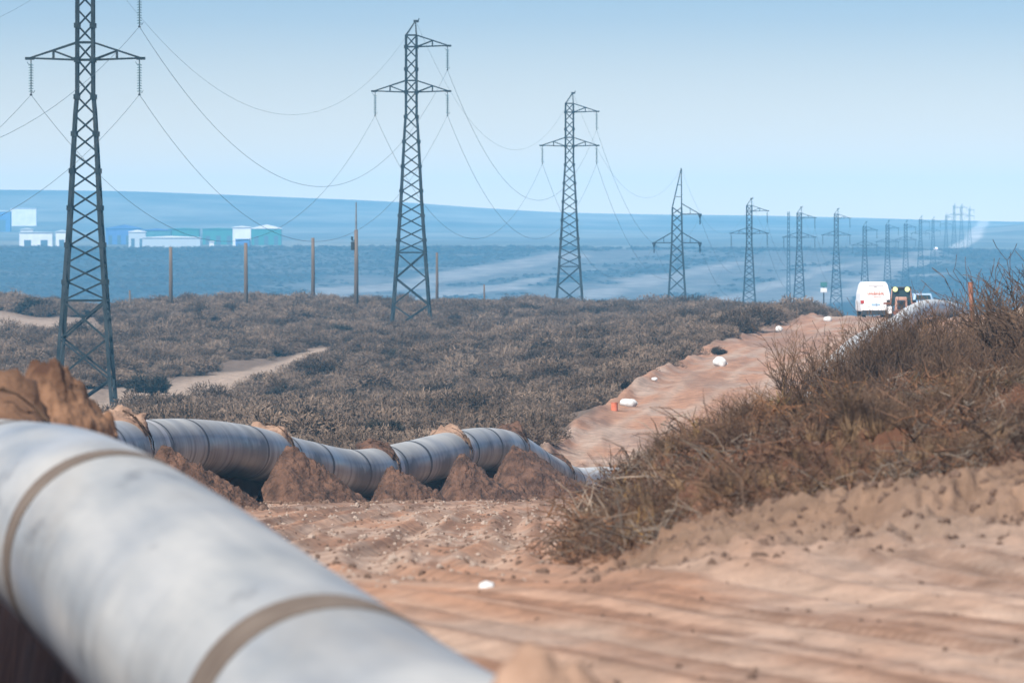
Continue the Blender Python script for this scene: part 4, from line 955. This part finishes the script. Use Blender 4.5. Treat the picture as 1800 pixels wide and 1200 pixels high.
# bare twiggy shrubs
def bare_mesh(seed, stems=26, lean=.75, m='twig', h=1.0, levels=3, spread=.28, r0=.013):
    rr = np.random.default_rng(seed); thick = MB(); thin = MB()
    def grow(p, v, ln, r, lev):
        pts = [p]; rad = [r]; q_ = p.copy(); vv = v.copy(); nsg = 5 if lev == 0 else 3
        for k in range(nsg):
            vv = (vv + Vector(rr.normal(size=3)) * .13 + Vector((0, 0, .06))).normalized(); q_ = q_ + vv * ln / nsg; pts.append(q_.copy()); rad.append(r * (1 - .75 * (k + 1) / nsg))
            if lev < levels - 1 and k >= (0 if lev else 1):
                for _ in range(rr.integers(1, 3) if lev == 0 else rr.integers(0, 2) + (lev == 1)):
                    ax_ = vv.cross(Vector(rr.normal(size=3))).normalized(); nv = (Matrix.Rotation(rr.uniform(.35, .85), 3, ax_) @ vv).normalized(); nv.z = abs(nv.z) * .8 + .1
                    grow(q_, nv.normalized(), ln * rr.uniform(.35, .6), r * (.62 - .2 * k / nsg), lev + 1)
        (thick if lev == 0 else thin).path(pts, [max(a, .0032) for a in rad], 4 if lev == 0 else 3)
    for k in range(stems):
        a = rr.uniform(0, 6.3); e = rr.uniform(0, lean); v = Vector((math.cos(a) * math.sin(e), math.sin(a) * math.sin(e), math.cos(e)))
        grow(Vector((math.cos(a) * rr.uniform(0, spread), math.sin(a) * rr.uniform(0, spread), -.05)), v, h * rr.uniform(.55, 1.0), r0 * rr.uniform(.7, 1.3), 0)
    zs = sorted(q_[2] for q_ in thick.v + thin.v); k_ = h / zs[int(len(zs) * .995)]
    for b_ in (thick, thin): b_.v = [(a[0] * k_, a[1] * k_, a[2] * k_) for a in b_.v]
    return thick.mesh('stems', M[m]), thin.mesh('twigs', M[m])
BS = [bare_mesh(600 + k, 22 + 3 * k, .8) for k in range(4)] + [bare_mesh(640, 14, .3, spread=.14, r0=.017)] + [bare_mesh(650, 9, .7, 'twig_ochre', levels=2, r0=.02)]
def bare(px, d, h, kind, lab, group='bare bushes on the bank', wide=1.0, dz=0, rz=None):
    x = (px - 900) / F * d; r = empty('bare_bush', (x, d, gz(x, d) - .04 + dz), rng.uniform(0, 6.3) if rz is None else rz); r.scale = (h * wide, h * wide, h)
    link('stems', BS[kind][0], None, r); link('twigs', BS[kind][1], None, r); tag(r, lab, 'bush', group); return r
bare(1392, 148, 2.0, 4, 'tall narrow dark bush standing alone left of the bank crest', wide=.8)
bare(1384, 140, .9, 5, 'ochre stemmed bush low in front of the tall narrow bush', wide=.8)
bare(1306, 141, 1.0, 1, 'low thin bush at the left end of the bank against the pink dirt', wide=.8)
bare(1130, 112, .6, 5, 'ochre twigs poking out of the debris near the half buried pipe')
bare(1718, 160, 1.95, 2, 'tall spreading bare bush before the rusty marker post', wide=.95)
bare(1785, 155, 2.15, 0, 'highest bare bush at the right picture edge', wide=1.0)
bare(1850, 150, 2.3, 3, 'tall bare bush cut by the right picture edge', wide=1.1)
bare(1610, 158, 1.35, 3, 'wide bare bush below the tractor', wide=1.1)
bare(1535, 155, 1.25, 1, 'wide bare bush below the white van', wide=1.1)
bare(1470, 150, 1.35, 0, 'bare bush in front of the white pipe between road and bank', wide=.9)
bare(1660, 165, 1.75, 1, 'bare bush between tractor and rusty post', wide=1.0)
bare(1575, 140, 1.05, 2, 'low bare bush in the middle of the bank', wide=1.1)
for px, dd, hh, kd in ((1455, 150, 1.5, 1), (1505, 152, 1.65, 3), (1555, 156, 1.75, 2), (1595, 157, 1.75, 0), (1640, 160, 1.8, 3), (1545, 150, 1.75, 3), (1575, 152, 1.75, 1), (1605, 153, 1.8, 2), (1660, 157, 2.0, 3), (1480, 154, 1.5, 2), (1525, 158, 1.45, 0), (1570, 160, 1.5, 1), (1612, 163, 1.6, 0), (1745, 160, 2.15, 1), (1800, 160, 2.2, 4), (1700, 163, 1.9, 0), (1500, 158, 1.5, 4), (1548, 160, 1.4, 4), (1590, 162, 1.55, 2), (1630, 160, 1.6, 4), (1690, 158, 1.7, 4), (1445, 152, 1.2, 4), (1760, 165, 2.0, 4)):
    bare(px, dd, hh, kd, 'thin upright bare bush letting the white pipe show through', 'thin upright bushes before the pipe', .9)
for k in range(34):
    px = rng.uniform(1400, 1920); dd = rng.uniform(110, 150); hh = rng.uniform(.4, .8) * (1.25 if px > 1620 else .95)
    bare(px, dd, hh, int(rng.integers(0, 4)), 'low tangled bare bush among others on the debris bank', 'tangled low bushes on the bank', 1.2)
for k, (px, dd, hh) in enumerate(((1180, 96, .45), (1240, 104, .5), (1090, 84, .35), (1320, 100, .55), (1420, 104, .6), (1050, 78, .3), (1500, 100, .6), (1600, 98, .55), (1700, 98, .6), (1150, 125, .5))):
    bare(px, dd, hh, [1, 5, 2, 0, 3][k % 5], 'small brittle bush caught in the front of the debris bank', 'small brittle bushes in the debris', 1.1)

for k in range(70):
    dd = 74 + 56 * rng.uniform(0, 1) ** .9; px = rng.uniform(np.interp(dd, [66, 76, 95, 120, 135], [1000, 1010, 1040, 1110, 1150]), 1900)
    bare(px, dd, rng.uniform(.28, .62), int(rng.choice([0, 1, 2, 3, 5])), *(lambda a: (f'low woody bush {a}', f'woody bushes {a}'))(('at the low left tip of the bank' if px < 1200 else 'on the middle of the bank' if px < 1500 else 'on the high right part of the bank') + (' along its front edge' if dd < 95 else ' behind its front edge')), 1.25)
# dry grass, brush litter, clods, leaves
def tuft_mesh(seed, nb=46, m='grass', droop=.5):
    rr = np.random.default_rng(seed); mb = MB()
    for k in range(nb):
        a = rr.uniform(0, 6.3); e = rr.uniform(.1, 1.1); ln = rr.uniform(.4, 1); b = Vector((math.cos(a) * .12, math.sin(a) * .12, 0)) * rr.uniform(0, 1)
        v = Vector((math.cos(a) * math.sin(e), math.sin(a) * math.sin(e), math.cos(e))); mid = b + v * ln * .55; tip = b + v * ln - Vector((0, 0, droop * ln * .5 * math.sin(e))); w = Vector((-math.sin(a), math.cos(a), 0)) * .010
        mb.add([b - w, b + w, mid + w * .8, mid - w * .8, tip], [(0, 1, 2, 3), (3, 2, 4)])
    return mb.mesh('tuft', M[m])
def litter_mesh(seed, nb=34, m='litter'):
    rr = np.random.default_rng(seed); mb = MB()
    for k in range(nb):
        c = Vector((rr.uniform(-.5, .5), rr.uniform(-.5, .5), rr.uniform(0, .35))); a = rr.uniform(0, 6.3); e = rr.uniform(-.5, .8); v = Vector((math.cos(a) * math.cos(e), math.sin(a) * math.cos(e), math.sin(e))); ln = rr.uniform(.2, .7)
        m_ = c + v * ln * .5 + Vector(rr.normal(size=3)) * .05
        mb.path([c, m_, c + v * ln + Vector(rr.normal(size=3)) * .06], [.010 * rr.uniform(.5, 1.6), .008, .003], 3)
    return mb.mesh('brush', M[m])
def clod_mesh(seed, m='clod'):
    rr = np.random.default_rng(seed); V = []; nu, nv = 8, 5
    for j in range(nv + 1):
        for i in range(nu):
            ph = math.pi * j / nv; t = 2 * math.pi * i / nu; k = rr.uniform(.7, 1.2); V.append((math.sin(ph) * math.cos(t) * k, math.sin(ph) * math.sin(t) * k * .8, math.cos(ph) * k * .7))
    fs = [(j * nu + i, j * nu + (i + 1) % nu, (j + 1) * nu + (i + 1) % nu, (j + 1) * nu + i) for j in range(nv) for i in range(nu)]
    mb = MB(); mb.add(V, fs); me = mb.mesh('clod', M[m]); me.validate(); return me
TF = [hidden(tuft_mesh(700 + k), 'tuft_prototype') for k in range(3)]; TFo = [hidden(tuft_mesh(710 + k, 60, 'leafg', .2), 'leaf_prototype') for k in range(2)]
LT = [hidden(litter_mesh(720 + k, 34, ('litter', 'litter_rust', 'litter_grey', 'litter', 'twig')[k]), 'litter_prototype') for k in range(5)]; CL = [hidden(clod_mesh(730 + k), 'clod_prototype') for k in range(4)]; CLs = [hidden(clod_mesh(740 + k, 'stone'), 'stone_prototype') for k in range(3)]
def bank_pts(n, d0, d1, p0, p1, edge=True, gaps=0):
    d = rng.uniform(d0, d1, n); px = rng.uniform(p0, p1, n)
    if edge: keep = px > np.interp(d, [58, 66, 76, 95, 120, 150, 200], [1010, 990, 1000, 1020, 1085, 1170, 1260]) + rng.normal(0, 18, n); d, px = d[keep], px[keep]
    x = (px - 900) / F * d
    if gaps: g_ = vnoise(x * 1.3 + gaps, d * .22, 97) > .36; x, d = x[g_], d[g_]
    return x, d, surf(x, d)
def sc_(n, a, b, sq=1): s = rng.uniform(a, b, n); return np.stack([s, s, s * sq], 1)
def rt_(n, tilt=.3): return np.stack([rng.normal(0, tilt, n), rng.normal(0, tilt, n), rng.uniform(0, 6.3, n)], 1)
x, d, z = bank_pts(4600, 72, 165, 980, 2050, gaps=.01); scatter('brush_litter', LT, np.stack([x, d, z - .03], 1), sc_(len(x), .14, .48) * np.where(rng.uniform(0, 1, (len(x), 1)) > .62, 1.8, 1), rt_(len(x)), 'tangled dead brush and roots covering the bank')
x, d, z = bank_pts(4200, 74, 175, 980, 2050, gaps=5.3); scatter('dry_grass', TF, np.stack([x, d, z - .02], 1), sc_(len(x), .12, .45), rt_(len(x), .3), 'dry brown grass and stalks on the bank')
x, d, z = bank_pts(800, 105, 165, 1350, 2050, gaps=9.1); scatter('olive_sprouts', TFo, np.stack([x, d, z], 1), sc_(len(x), .15, .45), rt_(len(x), .2), 'sparse olive green sprouts among the brush')
x, d, z = bank_pts(3600, 61, 135, 985, 2000); scatter('bank_clods', CL, np.stack([x, d, z], 1), sc_(len(x), .012, .05) * rng.uniform(.4, 1.4, (len(x), 1)), rt_(len(x), 1), 'loose soil clods on the bank')
n_ = 7000; dd = 62 + 200 * rng.uniform(0, 1, n_) ** 1.0; px = rng.uniform(250, 1900, n_); k_ = (px < np.interp(dd, [58, 66, 76, 95, 120, 150, 240], [985, 965, 975, 990, 1050, 1130, 1250])) | (dd < 58); dd, px = dd[k_], px[k_]; n_ = len(px); x = (px - 900) / F * dd; z = surf(x, dd); sz = rng.uniform(.006, .02, n_) * (1 + dd / 120) * np.where(rng.uniform(0, 1, n_) > .96, 2.2, 1)
n2 = 55; d2 = rng.uniform(42, 62, n2); x2 = (rng.uniform(700, 1900, n2) - 900) / F * d2; z2 = surf(x2, d2); s2 = rng.uniform(.008, .028, n2) * np.where(rng.uniform(0, 1, n2) > .92, 2, 1)
scatter('near_clods', CL, np.stack([x2, d2, z2], 1), np.stack([s2, s2, s2 * .8], 1), rt_(n2, 1), 'scattered soil clods on the nearest wheel ruts')
scatter('road_gravel', CL + CLs, np.stack([x, dd, z], 1), np.stack([sz, sz, sz], 1), rt_(n_, 1), 'small clods and stones strewn over the dirt road')
# low clumps at heap feet and along the road edge
n_ = 1500; k = rng.integers(0, 5, n_); hx = np.array([((h[1] + h[2]) / 2 - 900) / F * h[5] for h in heaps])[k]; hw_ = np.array([(h[2] - h[1]) / 2 / F * h[5] for h in heaps])[k]; hd = np.array([h[5] for h in heaps])[k]
x = hx + rng.normal(0, .75, n_) * hw_; d = hd - 1.0 + rng.uniform(-3.2, .5, n_); z = surf(x, d); scatter('heap_clods', CL, np.stack([x, d, z + .02], 1), sc_(n_, .02, .075), rt_(n_, 1), 'fallen soil lumps at the feet of the heaps')
